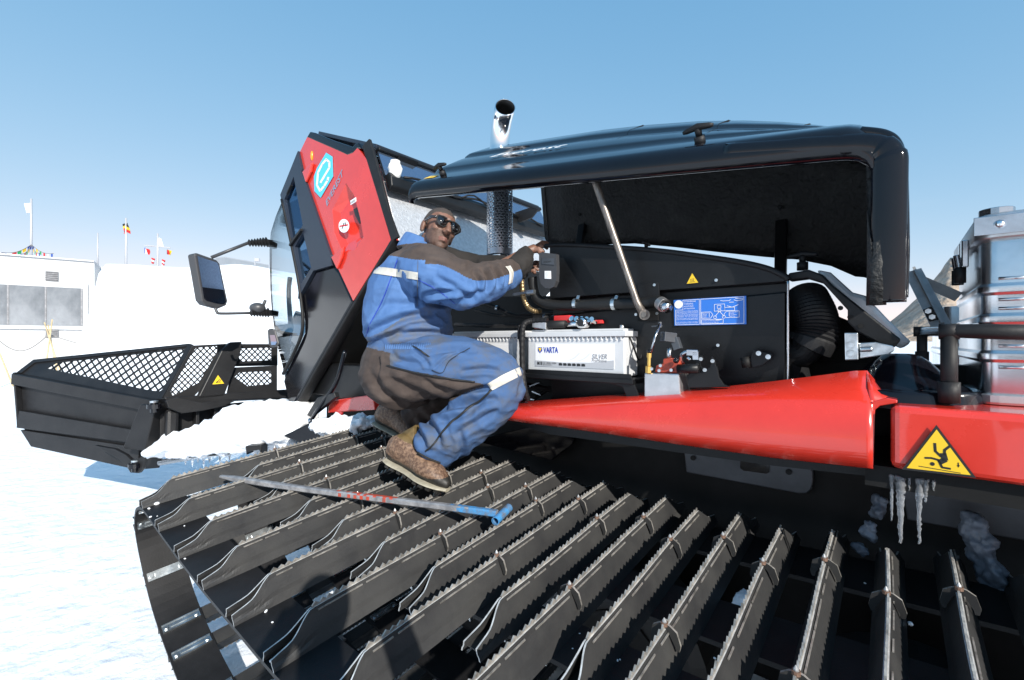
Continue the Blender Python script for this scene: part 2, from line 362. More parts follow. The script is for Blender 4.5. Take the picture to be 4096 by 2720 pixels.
for (x0, x1, y0, y1) in ((183, 233, 1085, 1122), (184, 234, 1314, 1350)):
    p, q = onf(x0, (y0 + y1) / 2), onf(x1, (y0 + y1) / 2); zt, zb = onf(x0, y0).z, onf(x0, y1).z
    v_ = build(MB().prism([Vector((x.x, x.y, z)) + fnrm * .004 for x, z in ((p, zb), (q, zb), (q, zt), (p, zt))], fnrm * .05), 'wall_vent', 'vent_grey', bl)
    for i in range(5):
        z = lerp(zb, zt, (i + .5) / 5); build(MB().bar(Vector((p.x, p.y, z)) + fnrm * .065, Vector((q.x, q.y, z)) + fnrm * .065, .02, .03, fnrm), 'louvre', 'grey_plate', v_)
sh = thing('storage_shed', 'pale grey box shed on the snow crest behind the mirror', 'shed', Pd(960, 1110, 31))
a_, b_, c_ = Pd(899, 1031, 30), Pd(1075, 1062, 37), Pd(862, 1034, 34)
build(MB().prism([a_, b_, b_ + (c_ - a_), c_], (0, 0, -2.2)), 'shed_wall', 'facade', sh)
build(MB().prism([p + ZA * .004 for p in (a_, b_, b_ + (c_ - a_), c_)], (0, 0, .08)), 'shed_roof', 'facade_light', sh)
build(MB().bar(Pd(1020, 1060, 33), Pd(1020, 1030, 33), .05, .05, Vector((1, 0, 0))).bar(Pd(1022, 1040, 33), Pd(1038, 1040, 33), .2, .22), 'roof_unit', 'pole_grey', sh)

# ---------------- flags on the snow crest
def cloth(mb, a, along, down, w_, h_, bands, vertical=False, seed=0, slant=0):
    nx, ny = 12, 9
    for i in range(nx):
        for j in range(ny):
            def P(i, j):
                s, t = i / nx, j / ny
                return a + along * (w_ * s) - ZA * (h_ * t + slant * s * h_) + Vector((0, 1, 0)) * .12 * math.sin(s * 6 + seed + t * 2) * s
            k = (j / ny if not vertical else i / nx); mb.mat(min(len(bands) - 1, int(k * len(bands))))
            mb.quad(P(i, j), P(i + 1, j), P(i + 1, j + 1), P(i, j + 1))
def mast(name, label, px, ytop, ybot, d, flags, extra=None, thick=.06):
    t = thing(name, label, 'flagpole', Pd(px, ybot, d))
    build(MB().tube([Pd(px, ybot + 12, d), Pd(px, ytop, d)], [thick, thick * .7], 8), 'pole', 'pole_grey', t, True)
    for k, (fx, fy, dx, wpx, hpx, bands, vert, sl) in enumerate(flags):
        mb = MB(); cloth(mb, Pd(fx, fy, d), Vector((dx, 0, 0)), 0, wpx * .82 * d / F, hpx * .85 * d / F, bands, vert, k, sl)
        build(mb, 'flag', bands, t, True, solid=(.01, 0))
    if extra: extra(t, d)
def bunting(t, d):
    a = Pd(126, 978, d); cols = ['flag_blue', 'flag_yellow', 'flag_green', 'flag_red', 'flag_white']
    for ex, ey in ((5, 1010), (80, 1015), (160, 1012), (215, 1014)):
        b = Pd(ex, ey, d - 1.5); ps = [a.lerp(b, i / 12) - ZA * .35 * math.sin(math.pi * i / 12) * .5 for i in range(13)]
        build(MB().tube(ps, .012, 5), 'bunting_line', 'rope', t)
        for i in range(1, 12, 2):
            e = (ps[i + 1] - ps[i - 1]).normalized(); mb = MB().prism([ps[i] - e * .12, ps[i] + e * .12, ps[i] + e * .1 - ZA * .17, ps[i] - e * .1 - ZA * .17], (0, .01, 0))
            build(mb, 'bunting_flag', cols[(i // 2 + ex) % 5], t)
mast('flagpole', 'tall pole on the roof with white flag and strings of small coloured flags', 125, 795, 1020, 24, [(125, 808, -1, 30, 48, ['flag_white'], False, .25)], bunting)
mast('flagpole', 'bare pole with no flag standing on the snow crest', 391, 932, 1055, 24, [], None, .045)
mast('flagpole', 'pole with black, yellow and red flag on the snow crest', 504, 872, 1075, 24, [(505, 888, .25, 46, 40, ['flag_black', 'flag_yellow', 'flag_red'], False, .35), (504, 888, -.6, 26, 36, ['flag_black', 'flag_yellow', 'flag_red'], False, .5)])
def yard(t, d): build(MB().tube([Pd(577, 981, d), Pd(682, 991, d)], .035, 6), 'yardarm', 'pole_grey', t)
mast('flagpole', 'mast with a crossbar and five small flags on the snow crest', 631, 934, 1080, 24, [(629, 948, 1, 22, 36, ['flag_white'], False, .25), (578, 990, 1, 19, 26, ['flag_blue', 'flag_white', 'flag_red'], True, .3), (668, 998, 1, 15, 22, ['flag_black', 'flag_red', 'flag_yellow'], True, .2), (606, 1030, 1, 12, 26, ['flag_red', 'flag_white', 'flag_red'], False, .2), (648, 1036, 1, 15, 38, ['flag_red', 'flag_white', 'flag_red', 'flag_white', 'flag_red'], False, .2)], yard)

# ---------------- bamboo tripods with a rope
def tripod(label, top, feet, d):
    t = thing('bamboo_tripod', label, 'tripod', Pd(*feet[1], d), 'bamboo tripods carrying the rope')
    for (tx, ty), (fx, fy) in zip(top, feet):
        build(MB().tube([Pd(tx, ty, d + random.uniform(-.1, .1)), Pd(fx, fy, d + random.uniform(-.5, .5))], [.018, .024], 7), 'bamboo_cane', 'bamboo', t, True)
    c = Pd((top[0][0] + top[1][0]) / 2 + 3, top[0][1] + 55, d); build(MB().ell(c, (.08, 0, 0), (0, .08, 0), (0, 0, .07)), 'lashing', 'rope', t, True)
tripod('bamboo tripod tied with rope in front of the lower wall vent', [(178, 1290), (209, 1278), (192, 1300)], [(262, 1555), (172, 1545), (236, 1530)], 13.5)
tripod('bamboo tripod at the left edge of the picture with only one cane showing', [(-60, 1270), (-40, 1275), (-50, 1290)], [(52, 1545), (-90, 1545), (-30, 1530)], 13.0)
mb = MB(); a_, b_ = Pd(194, 1338, 13.5), Pd(-48, 1318, 13)
mb.tube([a_.lerp(b_, i / 16) - ZA * .55 * math.sin(math.pi * i / 16) for i in range(17)], .014, 6)
b_ = Pd(1075, 1262, 17)
mb.tube([a_.lerp(b_, i / 30) - ZA * 1.05 * math.sin(math.pi * i / 30) for i in range(31)], .012, 6)
tag(build(mb, 'rope', 'rope', smooth=True), 'thin dark rope strung between the bamboo tripods across the snow', 'rope')

# ================================================================ THE SNOW GROOMER
GR = thing('snow_groomer', 'red and black tracked snow groomer with tilted cab and raised engine hood', 'snow groomer', V(-1.2, 2.4, 0))

# ---------------- near track
TAU = R(5.76); WA = VA * math.cos(TAU) + ZA * math.sin(TAU); NA = ZA * math.cos(TAU) - VA * math.sin(TAU)
def T(u, v, h): return VA * 1.1 + ZA * .95 + UA * u + WA * (v - 1.1) + NA * (h - .95)
TR = bpy.data.objects.new('track', None); link(TR, GR, V(-.6, 1.2, .1)); TR['label'] = 'near black steel track with toothed grousers'
tops = [(-2.667, 1.096), (-2.388, 1.071), (-2.109, 1.042), (-1.83, 1.02), (-1.55, 1.009), (-1.269, 1.0), (-.989, 1.006), (-.71, 1.002), (-.433, 1.005), (-.152, 1.017)]
ctl = [(u, 0, z - .105) for u, z in tops] + [(.4, 0, .94), (1.0, 0, .98), (1.45, 0, .93), (1.72, 0, .7), (1.6, 0, .4), (1.2, 0, .22), (.6, 0, .17), (-.4, 0, .16), (-1.4, 0, .17), (-2.1, 0, .22), (-2.45, 0, .31), (-2.74, 0, .48), (-2.895, 0, .76), (-2.84, 0, .92)]
pth = cat(ctl, True, 14); pth.append(pth[0].copy())
cum = [0.0]
for a_, b_ in zip(pth[:-1], pth[1:]): cum.append(cum[-1] + (b_ - a_).length)
LEN = cum[-1]
def at(s):
    s %= LEN
    lo, hi = 0, len(cum) - 1
    while hi - lo > 1:
        m = (lo + hi) // 2
        if cum[m] <= s: lo = m
        else: hi = m
    t = (s - cum[lo]) / max(1e-6, cum[hi] - cum[lo]); p = pth[lo].lerp(pth[hi], t); d = (pth[hi] - pth[lo]).normalized()
    return p, d
BELTS = [(.49, .66), (.95, 1.1), (1.24, 1.42), (1.66, 1.86)]
for v0, v1 in BELTS:
    mb = MB(); rs = []
    for i in range(0, 240):
        p, d = at(LEN * i / 240); nn = UA * (-d.z) + NA * d.x; q = lambda v, o: T(p.x, v, p.z) + nn * o
        rs.append([q(v0, 0), q(v1, 0), q(v1, -.014), q(v0, -.014)])
    rs.append(rs[0]); mb.rings(rs, True, False); build(mb, 'belt', 'rubber', TR, smooth=False)
def grouser_mesh(name, y0, y1, ends=(True, True), seed=3):
    mb = MB(); L_ = y1 - y0; N = 60; th = .0045
    prof = [(.036, 0), (.033, .010), (.027, .018), (.0255, .03), (.0075, .080), (.005, .092)]
    pl = [0.0]
    for a, b in zip(prof[:-1], prof[1:]): pl.append(pl[-1] + math.hypot(b[0] - a[0], b[1] - a[1]))
    def pat(s):
        for i in range(len(pl) - 1):
            if s <= pl[i + 1] + 1e-9:
                t = (s - pl[i]) / (pl[i + 1] - pl[i]); return (lerp(prof[i][0], prof[i + 1][0], t), lerp(prof[i][1], prof[i + 1][1], t))
        return prof[-1]
    def ramp(y): 
        e = min(y if ends[0] else 9, L_ - y if ends[1] else 9) 
        return .34 + .66 * (.45 * min(1, e / .12) + .55 * sst(.05, .13, e))
    ys = [0, .015, .03, .045, .06, .07, .08, .09, .1, .11, .12, .135] + [.135 + (L_ - .27) * i / 10 for i in range(1, 10)] + [L_ - y for y in (.135, .12, .11, .1, .09, .08, .07, .06, .045, .03, .015, 0)]
    for sg in (-1, 1):
        outer, inner = [], []
        for y in ys:
            k = ramp(y) * pl[-1]; col = [pat(k * q / 7) for q in range(8)]
            outer.append([Vector((sg * x, y, z)) for x, z in col]); inner.append([Vector((sg * max(.001, x - th), y, z)) for x, z in col])
        mb.mat(0).rings(outer, False, False); mb.rings(inner, False, False)
        mb.mat(2)
        for i in range(len(ys) - 1): mb.quad(outer[i][-1], outer[i + 1][-1], inner[i + 1][-1], inner[i][-1])
        for k in (0, -1):
            for q in range(7): mb.quad(outer[k][q], outer[k][q + 1], inner[k][q + 1], inner[k][q])
    mb.mat(0); e = .06
    mb.box((0, L_ / 2, .002), (.034, 0, 0), (0, L_ / 2 - .02, 0), (0, 0, .0018))
    # toothed crest bar
    rnd = random.Random(seed); y = .128; pts = []; up = False
    while y < L_ - .128:
        pts.append((y, .096 + (.0105 * rnd.uniform(.75, 1.1) if up else 0))); up = not up; y += .0115 * rnd.uniform(.85, 1.15)
    mb.mat(1)
    for (ya, za), (yb, zb) in zip(pts[:-1], pts[1:]):
        for sg in (-1, 1): mb.quad((sg * .0022, ya, .084), (sg * .0022, yb, .084), (sg * .0022, yb, zb), (sg * .0022, ya, za))
        mb.quad((-.0022, ya, za), (.0022, ya, za), (.0022, yb, zb), (-.0022, yb, zb))
    # weld line under the crest, broken
    y = .14
    while y < L_ - .14:
        l = rnd.uniform(.04, .16); mb.box((.0105, min(y + l / 2, L_ - .15), .083), (.0016, 0, 0), (0, l / 2, 0), (0, 0, .002)); y += l + rnd.uniform(.0, .08)
    bw = rnd.uniform(-.004, .004); tw = rnd.uniform(-.003, .003)                 # each bar is bent a little its own way
    for v in mb.v: v.x += bw * math.sin(math.pi * v.y / L_) * v.z / .1 + tw * (v.y / L_ - .5) * v.z / .1 + .0015 * math.sin(v.y * 9 + seed) * v.z / .1; v.z += .0012 * math.sin(v.y * 7 + seed * 2) * v.z / .1
    me = bpy.data.meshes.new(name); me.from_pydata(mb.v, [], mb.f)
    for m in ('track_black', 'worn_steel', 'cut_steel'): me.materials.append(MT[m])
    for p, k in zip(me.polygons, mb.m): p.material_index = k
    me.validate(); return me
def spike_mesh():
    mb = MB()
    for sg in (-1, 1):
        pf = [(.002, .106), (.014, .103), (.03, .092), (.038, .06), (.034, .045), (.026, .045), (.024, .056), (.012, .08), (.002, .09)]
        n_ = len(pf); fr_ = [Vector((sg * x, -.003, z)) for x, z in pf]; bk_ = [Vector((sg * x, .003, z)) for x, z in pf]
        mb.mat(0).quad(*fr_).quad(*bk_).mat(3)
        for k in range(n_): mb.quad(fr_[k], fr_[(k + 1) % n_], bk_[(k + 1) % n_], bk_[k])
    mb.mat(1).tube([(0, 0, .100), (0, 0, .108)], [.0095, .0085], 10).mat(2).tube([(0, 0, .106), (0, 0, .111), (0, 0, .119)], [.006, .0055, .001], 8)
    me = bpy.data.meshes.new('ice_spike'); me.from_pydata(mb.v, [], mb.f)
    for m in ('track_black', 'copper', 'carbide', 'worn_steel'): me.materials.append(MT[m])
    for p, k in zip(me.polygons, mb.m): p.material_index = k
    return me
def plate_mesh(wd):
    mb = MB().box((0, 0, -.018), (.02, 0, 0), (0, wd / 2, 0), (0, 0, .003)).box((0, 0, -.0235), (.006, 0, 0), (0, wd * .3, 0), (0, 0, .0025))
    for s in (-1, 1): mb.tube([(0, s * wd * .4, -.021), (0, s * wd * .4, -.03)], .009, 8)
    for sx in (-1, 1): mb.box((sx * .018, 0, -.023), (.002, 0, 0), (0, wd / 2, 0), (0, 0, .003))
    me = bpy.data.meshes.new('guide_plate'); me.from_pydata(mb.v, [], mb.f); me.materials.append(MT['zinc']); return me
MLs = [grouser_mesh('grouser', .49, 1.95, seed=k) for k in (3, 8, 14, 21, 33)]; MSs = [grouser_mesh('grouser', .83, 1.90, seed=k) for k in (5, 11, 17, 27)]; MSP, MPL = spike_mesh(), plate_mesh(.15)
def inst(name, me, s, v, parent):
    p, d = at(s); x = UA * d.x + NA * d.z; z = UA * (-d.z) + NA * d.x
    o = bpy.data.objects.new(name, me); link(o, parent, T(p.x, v, p.z)); o.rotation_euler = Matrix((x, WA, z)).transposed().to_euler(); return o
PITCH = .1402; ng = int(LEN / PITCH)
for k in range(-6, ng - 6):
    s = k * PITCH; p, d = at(s); up = d.x > .4 and p.z > .6
    if k % 2 == 0:
        inst('grouser', MLs[(k // 2 * 3) % 5], s, .49, TR)
        if up or p.x < -2.3:
            inst('ice_spike', MSP, s, 1.1, TR); inst('ice_spike', MSP, s, 1.604, TR)
    else:
        inst('grouser', MSs[(k // 2 * 3) % 4], s, .83, TR)
        if up: inst('ice_spike', MSP, s, 1.502, TR)
    if k % 2 == 0 or up: inst('guide_plate', MPL, s, .575, TR)
    if up or p.x < -2: inst('guide_plate', MPL, s, 1.02, TR); inst('guide_plate', MPL, s, 1.33, TR)
# road wheels inside the loop
for u, r_ in ((-2.45, .26), (-1.55, .3), (-.75, .3), (.05, .3), (.85, .3)):
    mb = MB()
    for v0, v1 in ((1.45, 1.63),):
        c0, c1 = T(u, v0, .55), T(u, v1, .55); mb.mat(0).tube([c0, c0.lerp(c1, .12), c0.lerp(c1, .88), c1], [r_ * .86, r_, r_, r_ * .86], 28); mb.mat(1).tube([c0 - WA * .01, c1 + WA * .01], r_ * .5, 20)
    mb.mat(1).tube([T(u, 1.44, .55), T(u, 1.95, .55)], .05, 12)
    build(mb, 'road_wheel', ['rubber_dark', 'black_matte'], TR, smooth=False)

# ---------------- chassis and tunnel wall behind the track
CH = build(MB().boxv(-3.9, 2.2, 2.02, 3.4, .35, 1.33), 'chassis', 'black_matte', GR, bevel=.02)
mb = MB().prism([Pv(x, y, 1.985) for x, y in ((2735, 1800), (3235, 1850), (3250, 1890), (3252, 1930), (3244, 1958), (3226, 1974), (3190, 1974), (2745, 1890))], VA * .03)
build(mb, 'tunnel_plate', 'grey_plate', CH, bevel=.004)
build(MB().prism([Pv(x, y, 1.985) for x, y in ((3600, 1915), (4096, 2000), (4300, 2060), (4300, 2200), (3630, 2080))], VA * .03), 'tunnel_plate', 'grey_plate', CH, bevel=.004)
for x, y in ((2772, 1832), (3155, 1888), (3745, 1972)): build(MB().tube([Pv(x, y, 1.983), Pv(x, y, 1.975)], .011, 10), 'tunnel_bolt', 'black_satin', CH)
build(MB().prism([Pv(x, y, 1.982) for x, y in ((2962, 1838), (3078, 1850), (3078, 1888), (3066, 1894), (2975, 1882), (2962, 1872))], -VA * .004), 'tunnel_slot', 'black_gloss', CH)
build(MB().prism([Pv(x, y, 1.9) for x, y in ((1880, 1760), (2200, 1690), (2310, 1705), (2290, 1775), (2205, 1842))], VA * .02), 'mud_plate', 'black_gloss', CH, bevel=.004)
# red side bar and step ahead of the mechanic
build(MB().prism([Pv(x, y, 1.78) for x, y in ((1318, 1602), (1490, 1578), (1500, 1640), (1310, 1652))], VA * .1), 'side_bar', 'red_paint', CH, bevel=.008)
build(MB().prism([Pv(x, y, 1.72) for x, y in ((1345, 1645), (1368, 1650), (1312, 1790), (1290, 1785))], VA * .012), 'tie_strap', 'red_flat', CH)
build(MB().boxv(-4.0, -2.2, 1.86, 2.02, 1.25, 1.52), 'frame_rail', 'black_satin', CH, bevel=.01)
build(MB().prism([Pv(x, y, 1.9) for x, y in ((1370, 1500), (1460, 1455), (1460, 1580), (1370, 1590))], VA * .03), 'foil_patch', 'foil', CH)

# ---------------- engine bay
EB = build(MB().prism([V(-2.6, 2.12, 1.35), V(-.02, 2.12, 1.35), V(-.02, 2.12, 1.72), V(-.35, 2.12, 1.9), V(-2.6, 2.12, 2.02)], VA * .45), 'engine_bay', 'black_matte', GR)
pv = vplane(1.8)
top = [(2200, 985), (2320, 985), (2600, 1003), (2800, 1028), (2960, 1052), (3070, 1078), (3140, 1110)]
def row(ps, dv): return [Pv(x, y, 1.8) + VA * dv for x, y in ps]
def xs(fn): return [(x, fn(x)) for x, _ in top]
r0 = row(top, .0); r1 = row([(x, lerp(1192, 1122, (x - 2200) / 940)) for x, _ in top], 0)
r2 = row([(x, lerp(1200, 1128, (x - 2200) / 940)) for x, _ in top], .03); r3 = row([(x, lerp(1260, 1168, (x - 2200) / 940)) for x, _ in top], .03)
r3b = row([(x, lerp(1268, 1174, (x - 2200) / 940)) for x, _ in top], .002)
r4 = row([(x, 1345) for x, _ in top], .0); r5 = row([(x, 1620) for x, _ in top], .02)
build(MB().rings([r0, r1, r2, r3, r3b, r4, r5], False, False), 'side_panel', 'black_satin', EB, solid=(.008, 0), bevel=.002)
build(MB().tube(cat([Pv(x, y - 3, 1.8) for x, y in [(2180, 990)] + top + [(3152, 1122)]], k=5), .011, 10), 'rubber_seal', 'rubber', EB, True)
build(MB().tube([Pv(3152, y, 1.795) for y in range(1118, 1540, 20)], .0045, 6), 'edge_trim', 'chrome_dull', EB, True)
# blue instruction sign
SG = flat('instruction_sign', pv, [(2698, 1201), (2987, 1184), (2988, 1297), (2701, 1303)], 'sign_blue', EB, .0065, .0025)
SG['label'] = 'blue instruction sign with white diagrams and text in four languages'
so_, sx_, sy_ = Pv(2701, 1303, 1.8) - VA * .009, None, ZA
sw = (Pv(2988, 1297, 1.8) - Pv(2701, 1303, 1.8)).length; shh = (Pv(2698, 1201, 1.8) - Pv(2701, 1303, 1.8)).length; sx_ = UA
def S(a, b): return so_ + UA * (a * sw) + ZA * (b * shh) - VA * .0015
def sline(pts, wd=.0011, closed=False):
    q = [S(*p) for p in pts]
    if closed: q.append(q[0])
    mb = MB()
    for a, b in zip(q[:-1], q[1:]):
        e = (b - a); 
        if e.length < 1e-6: continue
        e.normalize(); n = e.cross(VA) * wd; mb.quad(a - n, b - n, b + n, a + n)
    return mb
def sgn(mb): return build(mb, 'sign_diagram', 'white_print', SG)
mb = MB(); c = S(.065, .82); mb.quad(*[c + (UA * math.cos(t) + ZA * math.sin(t)) * .0165 for t in [k * math.pi / 12 for k in range(24)]]); sgn(mb)
for pts in ([(.13, .97), (.37, .97), (.37, .03), (.02, .03), (.02, .6), (.13, .6)], [(.39, .97), (.97, .97), (.97, .03), (.39, .03)], [(.58, .5), (.58, .75), (.72, .75), (.72, .5)], [(.62, .6), (.62, .7), (.67, .7), (.67, .6)], [(.72, .5), (.85, .5), (.85, .62), (.72, .62)], [(.4, .25), (.53, .25), (.56, .37), (.53, .48), (.4, .48)], [(.74, .25), (.91, .25), (.91, .48), (.74, .48), (.71, .37)], [(.4, .05), (.7, .05), (.7, .2), (.4, .2)]): sgn(sline(pts, .0007, True))
for pts in ([(.65, .5), (.59, .3)], [(.65, .5), (.71, .3)], [(.75, .68), (.82, .62), (.9, .7)], [(.66, .88), (.7, .86), (.78, .86), (.8, .9)], [(.84, .88), (.88, .84), (.95, .86), (.96, .9), (.86, .93)], [(.78, .8), (.84, .8)], [(.51, .45), (.51, .29)], [(.78, .45), (.78, .29)], [(.6, .18), (.68, .18)]): sgn(sline(pts, .0008))
for cx_, cy_ in ((.59, .28), (.71, .28), (.65, .52)): sgn(sline([(cx_ + .022 * math.cos(t), cy_ + .05 * math.sin(t)) for t in [k * .52 for k in range(12)]], .0007, True))
for k, tx in enumerate(('ATTENZIONE', 'WARNING', 'ACHTUNG', 'ATTENTION')): text('sign_lettering', tx, S(.145, .885 - k * .09), UA, ZA, 'white_print', SG, h=.0052, off=0, th=.0006)
for blk, lines in enumerate((('PRIMA DI SOLLEVARE LA CABINA E IL PIANALE', 'ABBASSARE GLI ATTREZZI ANTERIORI', 'E POSTERIORI E TOGLIERLI'), ('BEFORE TILTING THE CABIN AND THE PLATFORM', 'LOWER THE FRONT AND REAR MOUNTED AUXILIARY', 'EQUIPMENT TO THE GROUND'), ('VOR DEM HOCHKIPPEN DER FAHRERKABINE', 'LADEBRUCKE DIE FRONT UND HECKGERATE ABSENKEN'), ('AVANT DE SOULEVER LA CABINE ET LE PLATEAU', 'BAISSER LES EQUIPEMENTS AVANT ET ARRIERE'))):
    for i, tx in enumerate(lines): text('sign_lettering', tx, S(.03, .535 - blk * .14 - i * .042), UA, ZA, 'white_print', SG, w=sw * .32, h=.0026, off=0, th=.0006)
for a, b, tx in ((.405, .43, 'ABBASSAMENTO'), (.405, .38, 'LOWERING'), (.405, .33, 'ABSENKEN'), (.405, .28, 'DESCENTE'), (.79, .43, 'SOLLEVAMENTO'), (.79, .38, 'RAISING'), (.79, .33, 'HOCHKIPPEN'), (.79, .28, 'RELEVAGE'), (.41, .14, 'POSIZIONE LEVA VEICOLO IN MARCIA'), (.41, .08, 'LEVER POSITION WHILE OPERATING')): text('sign_lettering', tx, S(a, b), UA, ZA, 'white_print', SG, h=.0026, off=0, th=.0006)
def warn(parent, fn, a, b, c, icon, name='warning_sticker'):
    """yellow triangle with a black border and an icon drawn in triangle coordinates"""
    tri = [fn(*a), fn(*b), fn(*c)]; n = fn.n; cen = (tri[0] + tri[1] + tri[2]) / 3
    st = build(MB().prism([p + n * .005 for p in tri], n * .001), name, 'ink_black', parent)
    build(MB().prism([cen + (p - cen) * .86 + n * .0065 for p in tri], n * .0008), 'sticker_field', 'sign_yellow', st)
    bx_ = tri[2] - tri[1]; up = tri[0] - (tri[1] + tri[2]) / 2; o = tri[1] + n * .0078
    for pts, wd in icon:
        q = [o + bx_ * x + up * y for x, y in pts]; mb = MB()
        if wd == 0: mb.quad(*q)
        else:
            for a_, b_ in zip(q[:-1], q[1:]):
                e = (b_ - a_).normalized(); k = e.cross(n) * (bx_.length * wd); mb.quad(a_ - k - e * abs(k.length) * .3, b_ - k + e * k.length * .3, b_ + k + e * k.length * .3, a_ + k - e * k.length * .3)
        build(mb, 'sticker_icon', 'ink_black', st)
    return st
heat = [([(.38 + .1 * k, .22), (.41 + .1 * k, .29), (.38 + .1 * k, .37), (.41 + .1 * k, .46)], .013) for k in range(3)] + [([(.3, .16), (.7, .16)], .014)]
warn(EB, pv, (2771, 1090), (2746, 1138), (2799, 1133), heat)['label'] = 'small yellow hot surface warning triangle'
# bolts, access plate
for x, y in ((2619, 1140), (2545, 1258), (2629, 1254), (2866, 1121), (2873, 1381)): build(hexbolt(MB(), Pv(x, y, 1.795), -VA, .006, .006, 10), 'panel_bolt', 'zinc', EB)
build(MB().prism([Pv(x, y, 1.797) for x, y in ((2548, 1135), (2630, 1128), (2637, 1136), (2640, 1190), (2560, 1197))], -VA * .004), 'access_plate', 'black_satin', EB, bevel=.002)
# heater box, its flexible pipe and hose
HT = flat('heater_housing', vplane(1.7), [(2156, 1012), (2168, 1009), (2224, 1016), (2226, 1080), (2224, 1125), (2214, 1148), (2200, 1154), (2180, 1152), (2163, 1135), (2156, 1105)], 'grey_plastic', EB, 0, -.025)
text('heater_lettering', 'Webasto', Pv(2176, 1052, 1.7) - VA * .001, UA, ZA, 'ink_black', flat('name_plate', vplane(1.7), [(2169, 1030), (2219, 1034), (2219, 1060), (2169, 1056)], 'grey_plate', HT, .002), w=.043, off=.003)
LB = flat('type_label', vplane(1.7), [(2180, 1084), (2205, 1084), (2206, 1116), (2180, 1115)], 'white_print', HT, .002)
for k in range(5): text('label_print', 'webasto 1255 10W'[: 16 - 2 * k], Pv(2183, 1092 + 5 * k, 1.7) - VA * .001, UA, ZA, 'ink_grey', LB, h=.0022, off=.003)
build(MB().tube(cat([Pv(2087, 1120, 1.7), Pv(2092, 1180, 1.7), Pv(2110, 1225, 1.72), Pv(2135, 1243, 1.74), Pv(2160, 1245, 1.78)], k=10), [.0125 + .0012 * (i % 2) for i in range(41)], 12), 'flexible_pipe', 'bronze_hose', EB, False)
build(MB().bar(Pv(2055, 1178, 1.69), Pv(2140, 1164, 1.69), .012, .012).tube([Pv(2110, 1169, 1.685), Pv(2138, 1167, 1.685)], .011, 8), 'pipe_clamp', 'zinc', EB)
hs = cat([Pv(2130, 1110, 1.74), Pv(2150, 1195, 1.75), Pv(2240, 1222, 1.76), Pv(2450, 1215, 1.76), Pv(2580, 1213, 1.75), Pv(2630, 1206, 1.73), Pv(2662, 1222, 1.7)], k=8)
build(MB().tube(hs, .024, 14), 'coolant_hose', 'rubber_dark', EB, True)
build(MB().tube([Pv(2642, 1212, 1.715), Pv(2656, 1222, 1.7)], .0265, 16), 'hose_clamp', 'alu_brush', EB)
build(MB().tube([Pv(2656, 1222, 1.7), Pv(2672, 1234, 1.682)], [.022, .019], 14), 'hose_end', 'chrome_dull', EB, True)
for x in (2305, 2458):
    mb = MB().tube([Pv(x, 1216, 1.76) - UA * .008, Pv(x, 1216, 1.76) + UA * .008], .027, 16).bar(Pv(x + 4, 1196, 1.735), Pv(x + 10, 1183, 1.745), .014, .004, VA); hexbolt(mb, Pv(x + 10, 1188, 1.75), -VA, .007, .008)
    build(mb, 'pipe_clip', 'zinc', EB)
# battery tray and cables
build(MB().prism([Pv(x, y, 1.672) for x, y in ((2105, 1476), (2520, 1497), (2550, 1570), (2560, 1600), (2510, 1600), (2490, 1550), (2430, 1530), (2105, 1512))], VA * .01).boxv(-1.62, -.78, 1.66, 2.0, 1.53, 1.55), 'battery_tray', 'black_satin', EB, bevel=.003)
build(MB().tube(cat([Pv(2190, 1282, 1.7), Pv(2130, 1283, 1.69), Pv(2095, 1300, 1.66), Pv(2088, 1370, 1.655), Pv(2090, 1480, 1.655), Pv(2100, 1560, 1.655), Pv(2112, 1600, 1.68)], k=8), [.0125 + .0012 * (i % 2) for i in range(49)], 10), 'battery_cable', 'rubber', EB)
build(MB().tube(cat([Pv(2078, 1300, 1.66), Pv(2075, 1340, 1.66), Pv(2083, 1390, 1.66), Pv(2084, 1560, 1.67)], k=6), .007, 8), 'battery_cable', 'rubber', EB, True)
build(MB().tube(cat([Pv(1820, 1298, 1.8), Pv(1960, 1303, 1.8), Pv(2080, 1303, 1.8)], k=12), [.011 + .001 * (i % 2) for i in range(25)], 10), 'ribbed_conduit', 'rubber', EB)
for a, b in (((2120, 1545), (2160, 1530)), ((2130, 1565), (2165, 1580)), ((2100, 1590), (2140, 1600))): build(MB().bar(Pv(*a, 1.8), Pv(*b, 1.8), .012, .006), 'metal_clip', 'chrome_dull', EB)
# hoses and looms in the dark of the bay
for k, (pts, r_, m_) in enumerate((([(1840, 1190), (1960, 1220), (2060, 1262), (2230, 1270), (2500, 1268)], .011, 'rubber'), ([(1900, 1240), (2000, 1262), (2120, 1256), (2300, 1250), (2540, 1240)], .008, 'rubber'), ([(2110, 1540), (2220, 1560), (2330, 1548), (2450, 1570)], .014, 'rubber'), ([(2140, 1590), (2260, 1530), (2380, 1590)], .01, 'rubber'))):
    build(MB().tube(cat([Pv(x, y, 1.86) for x, y in pts], k=8), r_, 8), 'engine_hose', m_, EB, True)
for x, y in ((1990, 1232), (2180, 1266), (2360, 1268), (2250, 1556), (2380, 1552)): build(MB().tube([Pv(x - 4, y, 1.855), Pv(x + 4, y, 1.855)], .0155, 12), 'hose_clamp', 'chrome_dull', EB)
